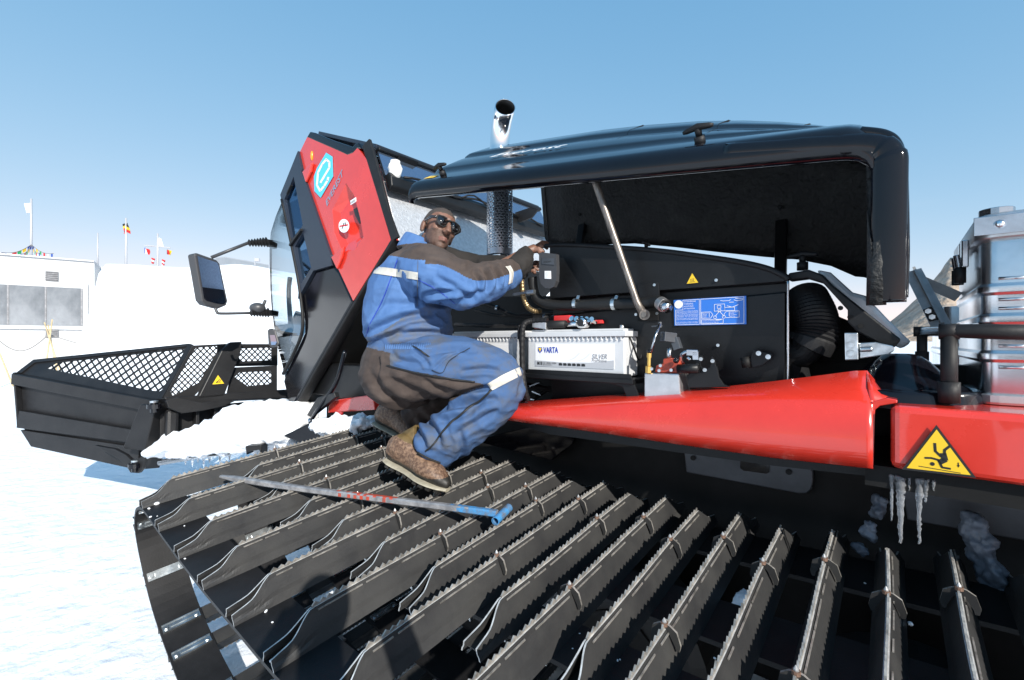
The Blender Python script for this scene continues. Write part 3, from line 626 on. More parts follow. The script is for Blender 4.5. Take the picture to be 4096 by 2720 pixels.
# hydraulic hand pump: aluminium block, red valve, lever, fittings
HP = build(MB().prism([Pv(x, y, 1.66) for x, y in ((2577, 1492), (2716, 1495), (2724, 1600), (2577, 1600))], VA * .1), 'hand_pump', 'alu_brush', EB, bevel=.004)
mb = MB().prism([Pv(x, y, 1.665) for x, y in ((2618, 1490), (2624, 1462), (2650, 1455), (2652, 1435), (2700, 1432), (2718, 1452), (2712, 1492))], VA * .06)
build(mb, 'valve_block', 'valve_red', HP, bevel=.004)
for x, y in ((2645, 1462), (2640, 1482), (2688, 1480), (2610, 1475)): build(hexbolt(MB(), Pv(x, y, 1.664), -VA, .0065, .01), 'valve_plug', 'zinc', HP)
build(MB().ell(Pv(2704, 1442, 1.645), (.011, 0, 0), (0, .011, 0), (0, 0, .011)), 'valve_knob', 'black_gloss', HP, True)
mb = MB().tube([Pv(2677, 1440, 1.68), Pv(2677, 1390, 1.68)], .009, 10)
build(mb, 'piston_rod', 'chrome_dull', HP, True)
mb = MB(); a, b, c = Pv(2650, 1348, 1.62), Pv(2690, 1352, 1.68), Pv(2708, 1400, 1.7)
mb.prism([Pv(x, y, 1.66) for x, y in ((2641, 1327), (2654, 1326), (2656, 1366), (2642, 1367))], VA * .004)
mb.bar(Pv(2650, 1346, 1.655), Pv(2698, 1352, 1.7), .03, .036).bar(Pv(2698, 1352, 1.7), Pv(2714, 1398, 1.7), .028, .03, VA)
build(mb, 'pump_lever_socket', 'grey_plate', HP, bevel=.003)
build(MB().prism([Pv(x, y, 1.653) for x, y in ((2645, 1334), (2652, 1333), (2653, 1360), (2646, 1361))], VA * .001), 'socket_mouth', 'ink_black', HP)
mb = MB().tube([Pv(2594, 1492, 1.66), Pv(2595, 1465, 1.66), Pv(2596, 1463, 1.66), Pv(2597, 1425, 1.66)], [.012, .012, .007, .007], 6).tube([Pv(2597, 1430, 1.66), Pv(2598, 1412, 1.66)], .0095, 6)
build(mb, 'brass_fitting', 'brass', HP); build(MB().tube([Pv(2598, 1412, 1.66), Pv(2599, 1400, 1.66)], .01, 10), 'fitting_cap', 'black_gloss', HP, True)
build(MB().tube([Pv(2604, 1410, 1.66), Pv(2622, 1345, 1.67), Pv(2640, 1295, 1.7)], .005, 8), 'pump_rod', 'chrome_dull', HP, True)
build(MB().bar(Pv(2612, 1306, 1.72), Pv(2645, 1303, 1.72), .03, .004).tube([Pv(2640, 1310, 1.715), Pv(2640, 1288, 1.715)], .007, 6), 'rod_bracket', 'grey_plate', HP)
mb = MB().tube(cat([Pv(2728, 1450, 1.7), Pv(2728, 1420, 1.69), Pv(2745, 1408, 1.69), Pv(2760, 1408, 1.69)], k=5), .008, 10).bar(Pv(2750, 1410, 1.69), Pv(2795, 1412, 1.69), .022, .022).bar(Pv(2785, 1405, 1.69), Pv(2786, 1440, 1.69), .022, .022, VA).tube([Pv(2762, 1440, 1.68), Pv(2750, 1430, 1.68)], .007, 8)
build(mb, 'hydraulic_elbow', 'chrome_dull', HP, bevel=.002)
mb = MB().tube([Pv(2712, 1476, 1.66), Pv(2795, 1474, 1.66)], .017, 14)
build(mb, 'hydraulic_cylinder', 'black_satin', HP, True)
# steering lock bracket: plate with a round notch
cen = (2822, 1456)
pts = [(2750, 1545), (2748, 1500), (2785, 1480)]
pts += [(cen[0] + 40 * math.cos(t), cen[1] - 38 * math.sin(t)) for t in [math.pi * (1.05 - k * .07) for k in range(7)]]
pts += [(cen[0] + 20 * math.cos(t), cen[1] - 20 * math.sin(t)) for t in [math.pi * (.62 + k * .17) for k in range(10)]]
pts += [(cen[0] + 40 * math.cos(t), cen[1] - 38 * math.sin(t)) for t in [math.pi * (.3 - k * .07) for k in range(6)]]
pts += [(2868, 1470), (2876, 1510), (2895, 1538), (2922, 1548), (2760, 1552)]
LBk = build(MB().prism([Pv(x, y, 1.68) for x, y in pts], VA * .012), 'lock_bracket', 'black_satin', EB, bevel=.002)
for x, y in ((2803, 1436), (2850, 1444), (2819, 1480)): build(MB().tube([Pv(x, y, 1.679), Pv(x, y, 1.676)], .007, 10), 'bracket_screw', 'zinc', LBk)
BK = build(MB().prism([Pv(x, y, 1.77) for x, y in ((3015, 1398), (3092, 1416), (3085, 1438), (3050, 1462), (2992, 1474), (2990, 1468))], -VA * .008), 'stop_bracket', 'black_satin', EB, bevel=.002)
for x, y in ((3036, 1413), (3074, 1427)): build(hexbolt(MB(), Pv(x, y, 1.76), -VA, .0085, .008, 10), 'bracket_bolt', 'zinc', BK)
build(MB().tube([Pv(2980, 1428, 1.76), Pv(2988, 1470, 1.76)], .016, 12), 'stop_buffer', 'black_matte', EB, True)
# air intake hose
ax = cat([Pv(3190, 1560, 1.98), Pv(3165, 1435, 1.93), Pv(3215, 1405, 1.92), Pv(3255, 1345, 1.92), Pv(3252, 1270, 1.95), Pv(3220, 1195, 2.03)], k=16)
nn = len(ax); build(MB().tube(ax, [.052 if i < nn * .48 else (.076 if i < nn * .56 else .07 + .006 * (i % 2)) for i in range(nn)], 28), 'air_hose', 'rubber', EB, False)
# rear end of the bay: frame, bracket
build(MB().boxv(-.32, .3, 2.1, 2.2, 1.3, 1.62), 'bay_wall', 'black_matte', EB)
fp = vplane(1.86)
build(MB().prism([fp(*p) for p in ((3152, 1092), (3236, 1078), (3290, 1098), (3330, 1140), (3605, 1358), (3578, 1392), (3520, 1378), (3430, 1330), (3390, 1290), (3390, 1240), (3290, 1130), (3230, 1112), (3152, 1122))], VA * .06), 'rear_frame', 'black_satin', EB, bevel=.006)
build(MB().prism([Pv(x, y, 1.93) for x, y in ((3262, 1076), (3322, 1088), (3410, 1168), (3462, 1182), (3560, 1285), (3628, 1352), (3652, 1366), (3600, 1400), (3300, 1130))], VA * .5), 'rear_fairing', 'sky_sheen_fairing', EB, bevel=.02)
for x, y in ((3362, 1232), (3400, 1268), (3442, 1304)): build(MB().tube([Pv(x, y, 1.859), Pv(x, y, 1.853)], .008, 8), 'frame_bolt', 'black_matte', EB)
ZB = build(MB().prism([Pv(x, y, 1.8) for x, y in ((3377, 1331), (3432, 1331), (3434, 1440), (3380, 1441))], VA * .02), 'hinge_plate', 'zinc', EB, bevel=.003)
for y in (1380, 1414):
    mb = MB().tube([Pv(3402, y, 1.799), Pv(3402, y, 1.793)], .0125, 16); hexbolt(mb, Pv(3402, y, 1.793), -VA, .0085, .007); build(mb, 'hinge_bolt', 'zinc', ZB)
build(MB().prism([Pv(x, y, 1.81) for x, y in ((3436, 1372), (3500, 1368), (3575, 1385), (3578, 1402), (3555, 1418), (3440, 1435))], VA * .015).tube([Pv(3440, 1398, 1.8), Pv(3490, 1396, 1.8)], .009, 8), 'hinge_arm', 'zinc', EB, bevel=.003)
def t_latch(name, base, up, side, parent, s=1.0):
    up = up.normalized(); side = (side - up * side.dot(up)).normalized(); mb = MB().tube([base - up * .012 * s, base + up * .018 * s], .019 * s, 12).tube([base + up * .018 * s, base + up * .045 * s], [.011 * s, .013 * s], 10)
    mb.tube([base + up * .05 * s + side * x * s - up * abs(x) * .15 * s for x in (-.052, -.04, 0, .04, .052)], [.006 * s, .0095 * s, .0125 * s, .0095 * s, .006 * s], 10)
    return build(mb, name, 'rubber', parent, True)
t_latch('latch_handle', Pv(3210, 1068, 1.95), ZA, UA, EB, .95)
t_latch('latch_handle', Pv(2585, 1004, 1.85), ZA, VA, EB, .7)

# ---------------- raised engine hood
def lip_z(u): return lerp(2.527, 2.215, (u + 2.116) / 2.084)
def tabl(tab, x):
    for (a, b), (c, d) in zip(tab[:-1], tab[1:]):
        if x <= c: return lerp(b, d, max(0, (x - a) / (c - a)))
    return tab[-1][1]
def crest(u): return tabl([(-2.2, .55), (-1.08, .53), (-.6, .48), (-.27, .40), (-.1, .33)], u)
def far_edge(u): return tabl([(-1.82, -.115), (-1.16, -.085), (-.57, -.145), (-.26, -.165), (-.05, -.27)], u)
def front_u(v): return lerp(-2.12, -2.1, (v - 1.6) / .7) if v < 2.3 else lerp(-2.1, -1.84, (v - 2.3) / .3)
CS = [(1.635, .0), (1.605, -.002), (1.592, .02), (1.592, .055), (1.606, .085), (1.632, .103), (1.70, .142), (1.775, .182), (1.785, .198), (1.80, .212), (1.95, .292), (2.02, .326), (2.03, .344), (2.05, .36), (2.2, .435), (2.3, .462), (2.42, .455), (2.52, .4), (2.56, .3), (2.585, .05), (2.6, -.1)]
def hood_pt(u, v, k):
    dz = k * lerp(1, crest(u) / .5, sst(1.62, 1.9, v))
    if v > 2.57: dz = lerp(far_edge(u), dz, (k + .1) / .4 * .8)
    return V(max(u, front_u(v)), v, lip_z(u) + dz)
us = [-2.12, -2.11, -2.09, -2.06, -2.0, -1.9, -1.7, -1.45, -1.2, -.95, -.7, -.5, -.35, -.22, -.13]
rs = []
for i, u in enumerate(us):
    e = (.03, .012, .004, 0)[i] if i < 4 else 0                    # rounded front edge
    rs.append([hood_pt(max(u, front_u(v)) if i == 0 else u, v, k) - ZA * e for v, k in CS])
def tail(du, drop):                                             # rounded rear end that turns down into the end panel
    r_ = []
    for v, k in CS:
        p = hood_pt(-.13, v, k); u = -.13 + du; nz_ = p.z
        zb = lerp(1.80, 1.88, (v - 1.6) / 1.0)
        z = nz_ - drop if drop < .5 else lerp(nz_ - .07, zb, (drop - .5) / .5)
        q = V(u, v if drop < .5 else max(v, 1.6), z); r_.append(q)
    return r_
rs += [tail(.03, .006), tail(.055, .016), tail(.075, .035), tail(.088, .065), tail(.094, .55), tail(.096, .7), tail(.096, .85), tail(.094, 1.0)]
HD = build(MB().rings(rs, False, False), 'hood', ['black_gloss', 'hood_liner'], GR, True, solid=(.022, -1, 1, 0))
HD['label'] = 'glossy black engine hood held open by a strut'
# lip of the end panel facing the camera, liner ribs inside
pth_ = cat([Pv(2900, 606, 1.605), Pv(3200, 588, 1.605), Pv(3380, 580, 1.605), Pv(3470, 580, 1.605), Pv(3525, 592, 1.605), Pv(3555, 628, 1.605), Pv(3558, 700, 1.605), Pv(3554, 900, 1.605), Pv(3552, 1100, 1.605), Pv(3550, 1210, 1.605)], k=6)
build(MB().tube(pth_, [.026] * 6 + [.029] * 6 + [.031] * 12 + [.036] * 6 + [.04] * (len(pth_) - 30), 18, flat=.55, up=VA), 'hood_end_lip', 'black_gloss', HD, True)
build(MB().tube(cat([Pv(3440, 528, 1.63), Pv(3530, 540, 1.63), Pv(3578, 572, 1.63), Pv(3598, 640, 1.63), Pv(3606, 760, 1.63), Pv(3610, 1000, 1.63), Pv(3604, 1190, 1.63)], k=6), .0155, 12), 'outer_edge', 'black_gloss', HD, True)
for u, w_ in ((-1.05, .14), (-.62, .1), (-.3, .08)):
    r_ = [hood_pt(u, v, k) - ZA * .035 - VA * .0 for v, k in CS[9:18]]
    build(MB().rings([[p - UA * w_ / 2 + ZA * .02, p - UA * w_ / 2.4 - ZA * .012, p + UA * w_ / 2.4 - ZA * .012, p + UA * w_ / 2 + ZA * .02] for p in r_], False, False), 'liner_rib', 'hood_liner', HD, True)
for u in (-1.55, -.42):                                          # hinge brackets
    b0 = V(u, 2.55, lip_z(u) + .02); b1 = V(u + .02, 2.4, lip_z(u) - .42)
    mb = MB().bar(b0, b1, .05, .03, VA); hexbolt(mb, b0 - VA * .03 + ZA * .06, -VA, .014, .012)
    build(mb, 'hinge_bracket', 'black_satin', HD, bevel=.004)
hn = (ZA * .8 - VA * .55).normalized()
t_latch('latch_handle', hood_pt(-1.92, 1.68, .13) + hn * .008, hn, UA, HD)
t_latch('latch_handle', hood_pt(-.53, 1.68, .125) + hn * .008, hn, UA, HD)
for x, y in ((2840, 648), (2953, 652)): build(MB().tube([Pv(x, y, 1.66), Pv(x, y + 26, 1.66)], .006, 8).tube([Pv(x, y, 1.66), Pv(x, y + 6, 1.66)], .011, 8), 'latch_bolt', 'zinc', HD)
e1 = (hood_pt(-2.0, 1.66, .12) - hood_pt(-2.06, 1.66, .12)).normalized(); e2 = (hood_pt(-2.03, 1.72, .153) - hood_pt(-2.03, 1.66, .12)).normalized()
yo = hood_pt(-2.05, 1.645, .111) + e1.cross(e2) * .002
build(MB().prism([yo, yo + e1 * .08, yo + e1 * .09 + e2 * .05, yo + e1 * .01 + e2 * .05], e1.cross(e2) * .001), 'yellow_sticker', 'sign_yellow', HD)
e1 = (hood_pt(-1.3, 1.88, .25) - hood_pt(-1.6, 1.88, .25)).normalized(); e2 = (hood_pt(-1.5, 1.94, .287) - hood_pt(-1.5, 1.86, .244)).normalized()
text('hood_lettering', 'Everest', hood_pt(-1.72, 1.84, .235), e1, e2, 'white_print', HD, w=.5, h=.075, shear=.4, off=.006)
ST = build(MB().tube([Pv(2362, 660, 1.66), Pv(2385, 740, 1.66), Pv(2548, 1210, 1.725), Pv(2576, 1258, 1.73)], [.014, .0145, .0145, .017], 14), 'hood_strut', 'strut_steel', GR, True)
mb = MB().tube([Pv(2578, 1259, 1.79), Pv(2578, 1259, 1.715)], .021, 16); hexbolt(mb, Pv(2578, 1259, 1.715), -VA, .012, .008)
build(mb, 'strut_pivot', 'strut_steel', ST)
build(MB().prism([Pv(x, y, 1.79) for x, y in ((2548, 1250), (2632, 1246), (2634, 1283), (2550, 1284))], VA * .006), 'strut_plate', 'black_matte', ST, bevel=.002)

# ---------------- exhaust stack
EX = bpy.data.objects.new('exhaust_stack', None); link(EX, GR, Pd(2005, 1010, 2.9)); EX['label'] = 'chrome exhaust pipe with perforated heat shield'
d_ = 2.9; mpp = d_ / F
def xp(px, py): return Pd(px, py, d_)
pp = cat([xp(1998, 1080), xp(1998, 800), xp(1997, 640), xp(1998, 580), Pd(2003, 520, 2.875), Pd(2012, 465, 2.82), Pd(2022, 425, 2.74)], k=8)
rr = [39 * mpp] * len(pp)
mb = MB(); npp = len(pp); segs = 28; rs = []
tipd = (pp[-1] - pp[-4]).normalized(); cut = Vector((.12, -.93, .3)).normalized()      # slanted mouth facing the camera
for i, p in enumerate(pp):
    r_ = rr[i]; d = (pp[min(i + 1, npp - 1)] - pp[max(i - 1, 0)]).normalized(); x = (Vector((0, 1, 0)) - d * d.y).normalized(); y = d.cross(x)
    rs.append([p + (x * math.cos(a) + y * math.sin(a)) * r_ for a in [2 * math.pi * k / segs for k in range(segs)]])
rs = rs[:-6] + [rs[-1]]
last = []
for q in rs[-1]:
    t = ((pp[-2] - q).dot(cut)) / tipd.dot(cut); last.append(q + tipd * max(-.09, min(.09, t)))
rs[-1] = last
mb.rings(rs, True, False)
build(mb, 'exhaust_pipe', ['chrome', 'ink_black'], EX, True, solid=(.004, -1, 1, 0))
mb = MB(); na, nb = 22, 30; R0 = 52 * mpp; z0_, z1_ = xp(1998, 1000).z, xp(1998, 690).z; cxy = xp(1999, 900)
def cyl(a, z, r_=R0): return Vector((cxy.x + r_ * math.cos(a), cxy.y + r_ * math.sin(a), z))
for j in range(nb):
    for i in range(na):
        a0 = 2 * math.pi * (i + (j % 2) * .5) / na; da = 2 * math.pi / na; zz0 = lerp(z0_, z1_, j / nb); dz = (z1_ - z0_) / nb
        oc = [(0, 0), (.5, 0), (1, 0), (1, .5), (1, 1), (.5, 1), (0, 1), (0, .5)]; ic = [(.5 + .35 * math.cos(t), .5 + .35 * math.sin(t)) for t in [math.pi * (1.25 + k * .25) for k in range(8)]]
        vs = [cyl(a0 + da * x, zz0 + dz * y) for x, y in oc] + [cyl(a0 + da * x, zz0 + dz * y) for x, y in ic]
        mb.add(vs, [[k, (k + 1) % 8, 8 + (k + 1) % 8, 8 + k] for k in range(8)])
for za, zb in ((z0_ - .035, z0_), (z1_, z1_ + .01)):
    mb.rings([[cyl(2 * math.pi * k / 60, z) for k in range(60)] for z in (za, zb)], True, False)
build(mb, 'heat_shield', 'shield_steel', EX, False)
build(MB().tube([xp(2000, 1050), xp(2000, 1130)], .07, 20).tube([xp(2060, 1090), xp(1900, 1060)], .05, 14), 'exhaust_elbow', 'black_satin', EX, True)

# ---------------- red fender over the track
X = [1985, 2060, 2200, 2350, 2500, 2700, 2900, 3100, 3250, 3350, 3420, 3465, 3492]
def itp(tab, x):
    for (a, b), (c, d) in zip(tab[:-1], tab[1:]):
        if x <= c: return lerp(b, d, max(0, (x - a) / (c - a)))
    return tab[-1][1]
topl = [(1985, 1655), (2060, 1612), (2500, 1580), (2922, 1549), (3156, 1523), (3462, 1483), (3492, 1522)]
crs = [(1985, 1660), (2060, 1630), (2500, 1606), (2815, 1592), (3000, 1587), (3211, 1590), (3440, 1600), (3492, 1611)]
mid = [(1985, 1666), (2060, 1645), (2500, 1650), (3000, 1690), (3492, 1720)]
bot = [(1985, 1672), (2300, 1712), (2700, 1770), (3100, 1826), (3492, 1868)]
rows = [[Pv(x, itp(topl, x) + 6, 1.76) - ZA * .05 for x in X], [Pv(x, itp(topl, x) + 3, 1.725) for x in X], [Pv(x, itp(topl, x) + 2, 1.715) for x in X], [Pv(x, lerp(itp(topl, x), itp(crs, x), .6), 1.66) for x in X], [Pv(x, itp(crs, x), 1.612) for x in X], [Pv(x, lerp(itp(crs, x), itp(mid, x), .35), 1.588) for x in X],
        [Pv(x, itp(mid, x), 1.57) for x in X], [Pv(x, lerp(itp(mid, x), itp(bot, x), .6), 1.562) for x in X], [Pv(x, itp(bot, x) - 3, 1.575) for x in X], [Pv(x, itp(bot, x), 1.59) for x in X], [Pv(x, itp(bot, x), 1.60) + VA * .06 for x in X]]
FD = build(MB().rings(rows, False, False), 'fender', 'red_paint', GR, True, solid=(.006, 1))
FD['label'] = 'glossy red fender above the near track'
build(MB().prism([Pv(x, itp(bot, x) - 2, 1.64) for x in X] + [Pv(x, itp(bot, x) + (38 if x > 2100 else 12), 1.64) for x in reversed(X)], VA * .03), 'fender_skirt', 'black_satin', FD)
build(MB().tube(cat([Pv(x, itp(bot, x) + 16 + 4 * math.sin(x * .02), 1.65) for x in range(2300, 3450, 60)], k=2), .01, 8), 'fender_hose', 'rubber_dark', FD, True)
mb = MB().prism([Pv(x, y, 1.60) for x, y in ((3484, 1608), (3547, 1592), (3590, 1600), (3590, 1612), (3520, 1624), (3500, 1640), (3494, 1868), (3484, 1866))], VA * .05)
build(mb, 'fender_flange', 'red_paint', FD, bevel=.006)
# glossy black corner cap behind the fender
rows = [[Pv(3462, 1485, 1.715), Pv(3490, 1518, 1.70), Pv(3520, 1560, 1.68), Pv(3554, 1590, 1.66)], [Pv(3470, 1545, 1.66), Pv(3492, 1562, 1.655), Pv(3522, 1582, 1.65), Pv(3556, 1594, 1.645)], [Pv(3480, 1603, 1.612), Pv(3498, 1604, 1.612), Pv(3530, 1602, 1.616), Pv(3562, 1598, 1.62)]]
build(MB().rings(rows, False, False), 'fender_corner', 'red_paint', FD, True, solid=(.006, 0))
cc = Pv(3600, 1545, 1.83)
def lath(prof, name, mat): build(MB().rings([[cc + (UA * math.cos(t) + VA * math.sin(t)) * r_ + ZA * z_ for t in [k * math.pi / 24 for k in range(48)]] for r_, z_ in prof], True, False), name, mat, FD, True)
lath([(.03, .1), (.05, .094), (.07, .076), (.095, .045), (.125, .018), (.15, .004), (.158, -.004), (.162, -.02)], 'fender_cap', 'black_gloss')
lath([(.166, -.012), (.172, .0), (.178, -.001), (.182, -.012), (.19, -.05)], 'cap_ring', 'black_gloss')
# ---------------- rear load platform
DK = build(MB().prism([V(-.005, 1.565, 1.362), V(2.6, 1.565, 1.362), V(2.6, 1.565, 1.53), V(-.005, 1.565, 1.53)], VA * 1.9), 'load_platform', 'red_paint', GR, bevel=.018, seg=3)
DK['label'] = 'red rear load platform edge with yellow falling hazard triangle'
build(MB().boxv(-.06, 2.6, 1.6, 3.4, 1.3, 1.358), 'platform_frame', 'black_matte', DK)
fall = [([(.47, .62), (.475, .46), (.55, .36)], .02), ([(.68, .60), (.60, .5), (.595, .4)], .02), ([(.58, .42), (.6, .3), (.53, .24)], .045), ([(.53, .28), (.42, .31), (.33, .3)], .018), ([(.52, .26), (.56, .14), (.67, .13)], .018), ([(.24, .115), (.8, .065)], .006), ([(.775, .27), (.775, .2)], .008), ([(.755, .22), (.795, .22), (.775, .17)], 0), ([(.43 + .034 * math.cos(t), .19 + .04 * math.sin(t)) for t in [k * .524 for k in range(12)]], 0)]
warn(DK, vplane(1.562), (3745, 1698), (3608, 1876), (3904, 1910), fall)['label'] = 'large yellow triangle showing a falling figure'
RL = build(MB().tube(cat([Pv(3690, 1328, 1.9), Pv(3740, 1326, 1.78), Pv(3800, 1326, 1.66)], k=5), .014, 12), 'platform_rail', 'chrome_dull', DK, True)
build(MB().tube([Pv(3792, 1327, 1.665), Pv(3830, 1324, 1.66), Pv(3950, 1326, 1.66), Pv(4300, 1334, 1.66)], [.013, .018, .0195, .0195], 14), 'rail_padding', 'rubber', RL, True)
for px, y1, v_, r_ in ((3796, 1603, 1.665, .0175), (3688, 1470, 1.9, .013)):
    a = Pv(px, 1326, v_); b = Pv(px, y1, v_); build(MB().tube([b, a], r_, 14).tube([b - ZA * .005, b + ZA * .05], r_ * 1.3, 14).tube([a - UA * .02, a + UA * .02], r_ * 1.2, 12), 'rail_post', 'rubber', RL, True)
build(MB().bar(Pv(3652, 1085, 2.3), Pv(3768, 1310, 2.05), .05, .008, VA).bar(Pv(3660, 1083, 2.3), Pv(3776, 1308, 2.05), .008, .04, VA), 'load_stay', 'stay_grey', DK)
build(MB().bar(Pv(3690, 1125, 2.25), Pv(3835, 1188, 2.25), .035, .006, VA), 'load_stay', 'stay_grey', DK)
build(MB().prism([Pv(x, y, 2.08) for x, y in ((3690, 1240), (3726, 1225), (3765, 1290), (3730, 1312))], -VA * .006), 'stay_bracket', 'black_satin', DK, bevel=.002)
for x, y in ((3712, 1245), (3728, 1268)): build(hexbolt(MB(), Pv(x, y, 2.07), -VA, .009, .008), 'bracket_bolt', 'zinc', DK)

# ---------------- cab, tilted forward
VN, VF = 1.75, 3.72
CB = bpy.data.objects.new('cab', None); link(CB, GR, V(-3.4, 2.7, 1.6)); CB['label'] = 'cab tilted forward with red rear quarter and large windows'
cp = vplane(VN)
def side(name, pts, mat, th=.05, off=0, bevel=.008, par=None): return build(MB().prism([cp(*p) - VA * off for p in pts], VA * th), name, mat, par or CB, bevel=bevel)
def uz(px, py): p = Pv(px, py, VN); return p.dot(UA), p.z
def far(pts, name, mat, th=.04): return build(MB().prism([cp(*p) + VA * (VF - VN) for p in pts], VA * th), name, mat, CB, bevel=.006)
redo = [(1231, 548), (1270, 566), (1355, 603), (1392, 620), (1414, 612), (1432, 592), (1470, 640), (1566, 960), (1415, 1204), (1359, 1084), (1336, 1050), (1334, 1022), (1235, 736), (1216, 690), (1218, 678), (1202, 607)]
pocket = [(1386, 734), (1418, 780), (1442, 870), (1456, 950), (1424, 1000), (1374, 1010), (1340, 930), (1332, 838)]
def keyhole(outer, inner, i, j): return outer[:i + 1] + inner[j:] + inner[:j + 1] + outer[i:]
RP = build(MB().add([cp(*p) - VA * .004 for p in redo] + [cp(*p) - VA * .004 for p in pocket], []), 'red_quarter', 'red_paint', CB)
def rebuild(o, mb):
    vs = [v - WL[o] for v in mb.v]; me = o.data; me.clear_geometry(); me.from_pydata(vs, [], mb.f); fixn(me)
mb = MB(); nO, nI = len(redo), len(pocket)
import bmesh
from mathutils.geometry import tessellate_polygon
P3 = [cp(*p) - VA * .004 for p in redo]; I3 = [cp(*p) - VA * .004 for p in pocket]
tri = tessellate_polygon([[Vector((*p, 0)) for p in redo], [Vector((*p, 0)) for p in pocket]])
ctr = cp(1395, 880); deep = [ctr + (p - ctr) * .72 + VA * (.055 if k < 4 else .03) for k, p in enumerate(I3)]
mb.add(P3 + I3, [list(t) for t in tri]); mb.rings([I3, deep], True, False); mb.quad(*deep); mb.rings([P3, [p + VA * .06 for p in P3]], True, False)
rebuild(RP, mb); md = RP.modifiers.new('b', 'BEVEL'); md.width = .012; md.segments = 3; md.limit_method = 'ANGLE'; md.angle_limit = R(30)
def rp(px, py): return cp(px, py) - VA * .004
rp.n = -VA
def vent(pts, name): build(MB().prism([rp(*p) for p in pts], -VA * .025), name, 'red_paint', RP, bevel=.012, seg=3)
vent([(1220, 690), (1262, 652), (1255, 690), (1234, 734)], 'vent_bulge'); vent([(1336, 1030), (1390, 985), (1378, 1035), (1360, 1080)], 'vent_bulge')
LG = flat('logo_badge', rp, [(1309, 612), (1334, 628), (1337, 707), (1287, 792), (1262, 765), (1260, 707), (1272, 674)], 'logo_cyan', RP, .004)
zz = lambda x, y: Vector((700 + x * .829, 450 + y * .829))
est = [zz(*p) for p in ((709, 338), (751, 268), (751, 242), (736, 228), (716, 252), (696, 292), (691, 352), (706, 380), (726, 356), (742, 330), (746, 316))]
mb = MB()
for a, b in zip(est[:-1], est[1:]):
    e = (b - a).normalized(); k = Vector((-e.y, e.x)) * 3.9; q = [a - k - e * 2.5, b - k + e * 2.5, b + k + e * 2.5, a + k - e * 2.5]; mb.quad(*[rp(*p) - VA * .0065 for p in q])
build(mb, 'logo_letter', 'white_print', LG)
a, b = rp(1312, 826), rp(1381, 694); ex = (b - a).normalized(); text('cab_lettering', 'EVEREST', a, ex, (-VA).cross(ex).normalized(), 'chrome', RP, w=(b - a).length, h=.048, shear=.25, off=.003, bold=.01)
mb = MB().quad(*[rp(1379 + 21 * math.cos(t), 904 + 27 * math.sin(t)) - VA * .003 for t in [k * .2618 for k in range(24)]])
NS = build(MB().prism([rp(1379 + 21 * math.cos(t), 904 + 27 * math.sin(t)) + VA * -.06 * 0 - VA * .002 for t in [k * .2618 for k in range(24)]], -VA * .001), 'round_sticker', 'white_print', RP)
for pts in ([(1362, 906), (1396, 900)], [(1372, 916), (1380, 892)], [(1384, 890), (1388, 906)]):
    a, b = [rp(*p) - VA * .0045 for p in pts]; e = (b - a).normalized(); k = e.cross(VA) * .005; build(MB().quad(a - k, b - k, b + k, a + k), 'sticker_mark', 'flag_red' if pts[0][0] == 1362 else 'ink_black', NS)
build(MB().ell(rp(1250, 624), UA * .014, VA * .012, ZA * .04), 'marker_lamp', 'amber', RP, True)
build(MB().prism([rp(*p) + VA * .022 for p in ((1404, 835), (1426, 822), (1442, 880), (1428, 892), (1412, 862))], VA * .01), 'filler_opening', 'ink_black', RP)
a = rp(1405, 818) - VA * .001; b = rp(1428, 803) - VA * .001; ex = (b - a).normalized(); ey = (-VA).cross(ex).normalized()
DP = build(MB().prism([a - ey * .006, b - ey * .006, b + ey * .026, a + ey * .026], -VA * .001), 'fuel_label', 'white_print', RP); text('fuel_lettering', 'DIESEL', a + ex * .004, ex, ey, 'ink_black', DP, w=(b - a).length * .85, off=.0015)
# roof edge, rear flap, door frame, lower panel, bottom seal
side('roof_edge', [(1243, 527), (1262, 531), (1330, 560), (1413, 588), (1424, 574), (1436, 570), (1450, 596), (1430, 596), (1414, 614), (1392, 622), (1355, 605), (1270, 568), (1229, 550)], 'black_gloss', .08, .006)
side('rear_flap', [(1452, 586), (1480, 556), (1506, 640), (1560, 850), (1588, 930), (1596, 948), (1570, 965), (1470, 640)], 'rubber', .02, .008, .003)
fr_o = [(1202, 607), (1218, 678), (1216, 690), (1235, 736), (1334, 1022), (1338, 1063), (1264, 1084), (1202, 1196), (1206, 1155), (1135, 798), (1131, 782)]
w1 = [(1148, 800), (1185, 709), (1222, 902), (1178, 980)]; w2 = [(1190, 989), (1223, 932), (1256, 1072), (1214, 1138)]
tri = tessellate_polygon([[Vector((*p, 0)) for p in fr_o], [Vector((*p, 0)) for p in w1], [Vector((*p, 0)) for p in w2]])
allp = [cp(*p) for p in fr_o + w1 + w2]; mb = MB().add(allp, [list(t) for t in tri])
DF = build(mb, 'door_frame', 'charcoal_frame', CB, solid=(.045, 0)); far(fr_o[:], 'far_door_frame', 'charcoal_frame')
for w_ in (w1, w2): build(MB().prism([cp(*p) for p in w_], VA * .006), 'door_window', 'glass_dark', DF)
build(MB().bar(cp(1177, 984) - VA * .03, cp(1223, 922) - VA * .03, .02, .03, VA), 'window_rail', 'rubber', DF); build(MB().bar(cp(1164, 780) - VA * .03, cp(1180, 745) - VA * .03, .012, .02, VA), 'window_catch', 'rubber', DF)
build(MB().tube(cat([cp(1137, 800) - VA * .02, cp(1180, 1000) - VA * .02, cp(1208, 1155) - VA * .02, cp(1220, 1312) - VA * .02, cp(1185, 1412) - VA * .02, cp(1142, 1495) - VA * .02], k=6), .014, 8), 'door_seal', 'rubber', DF, True)
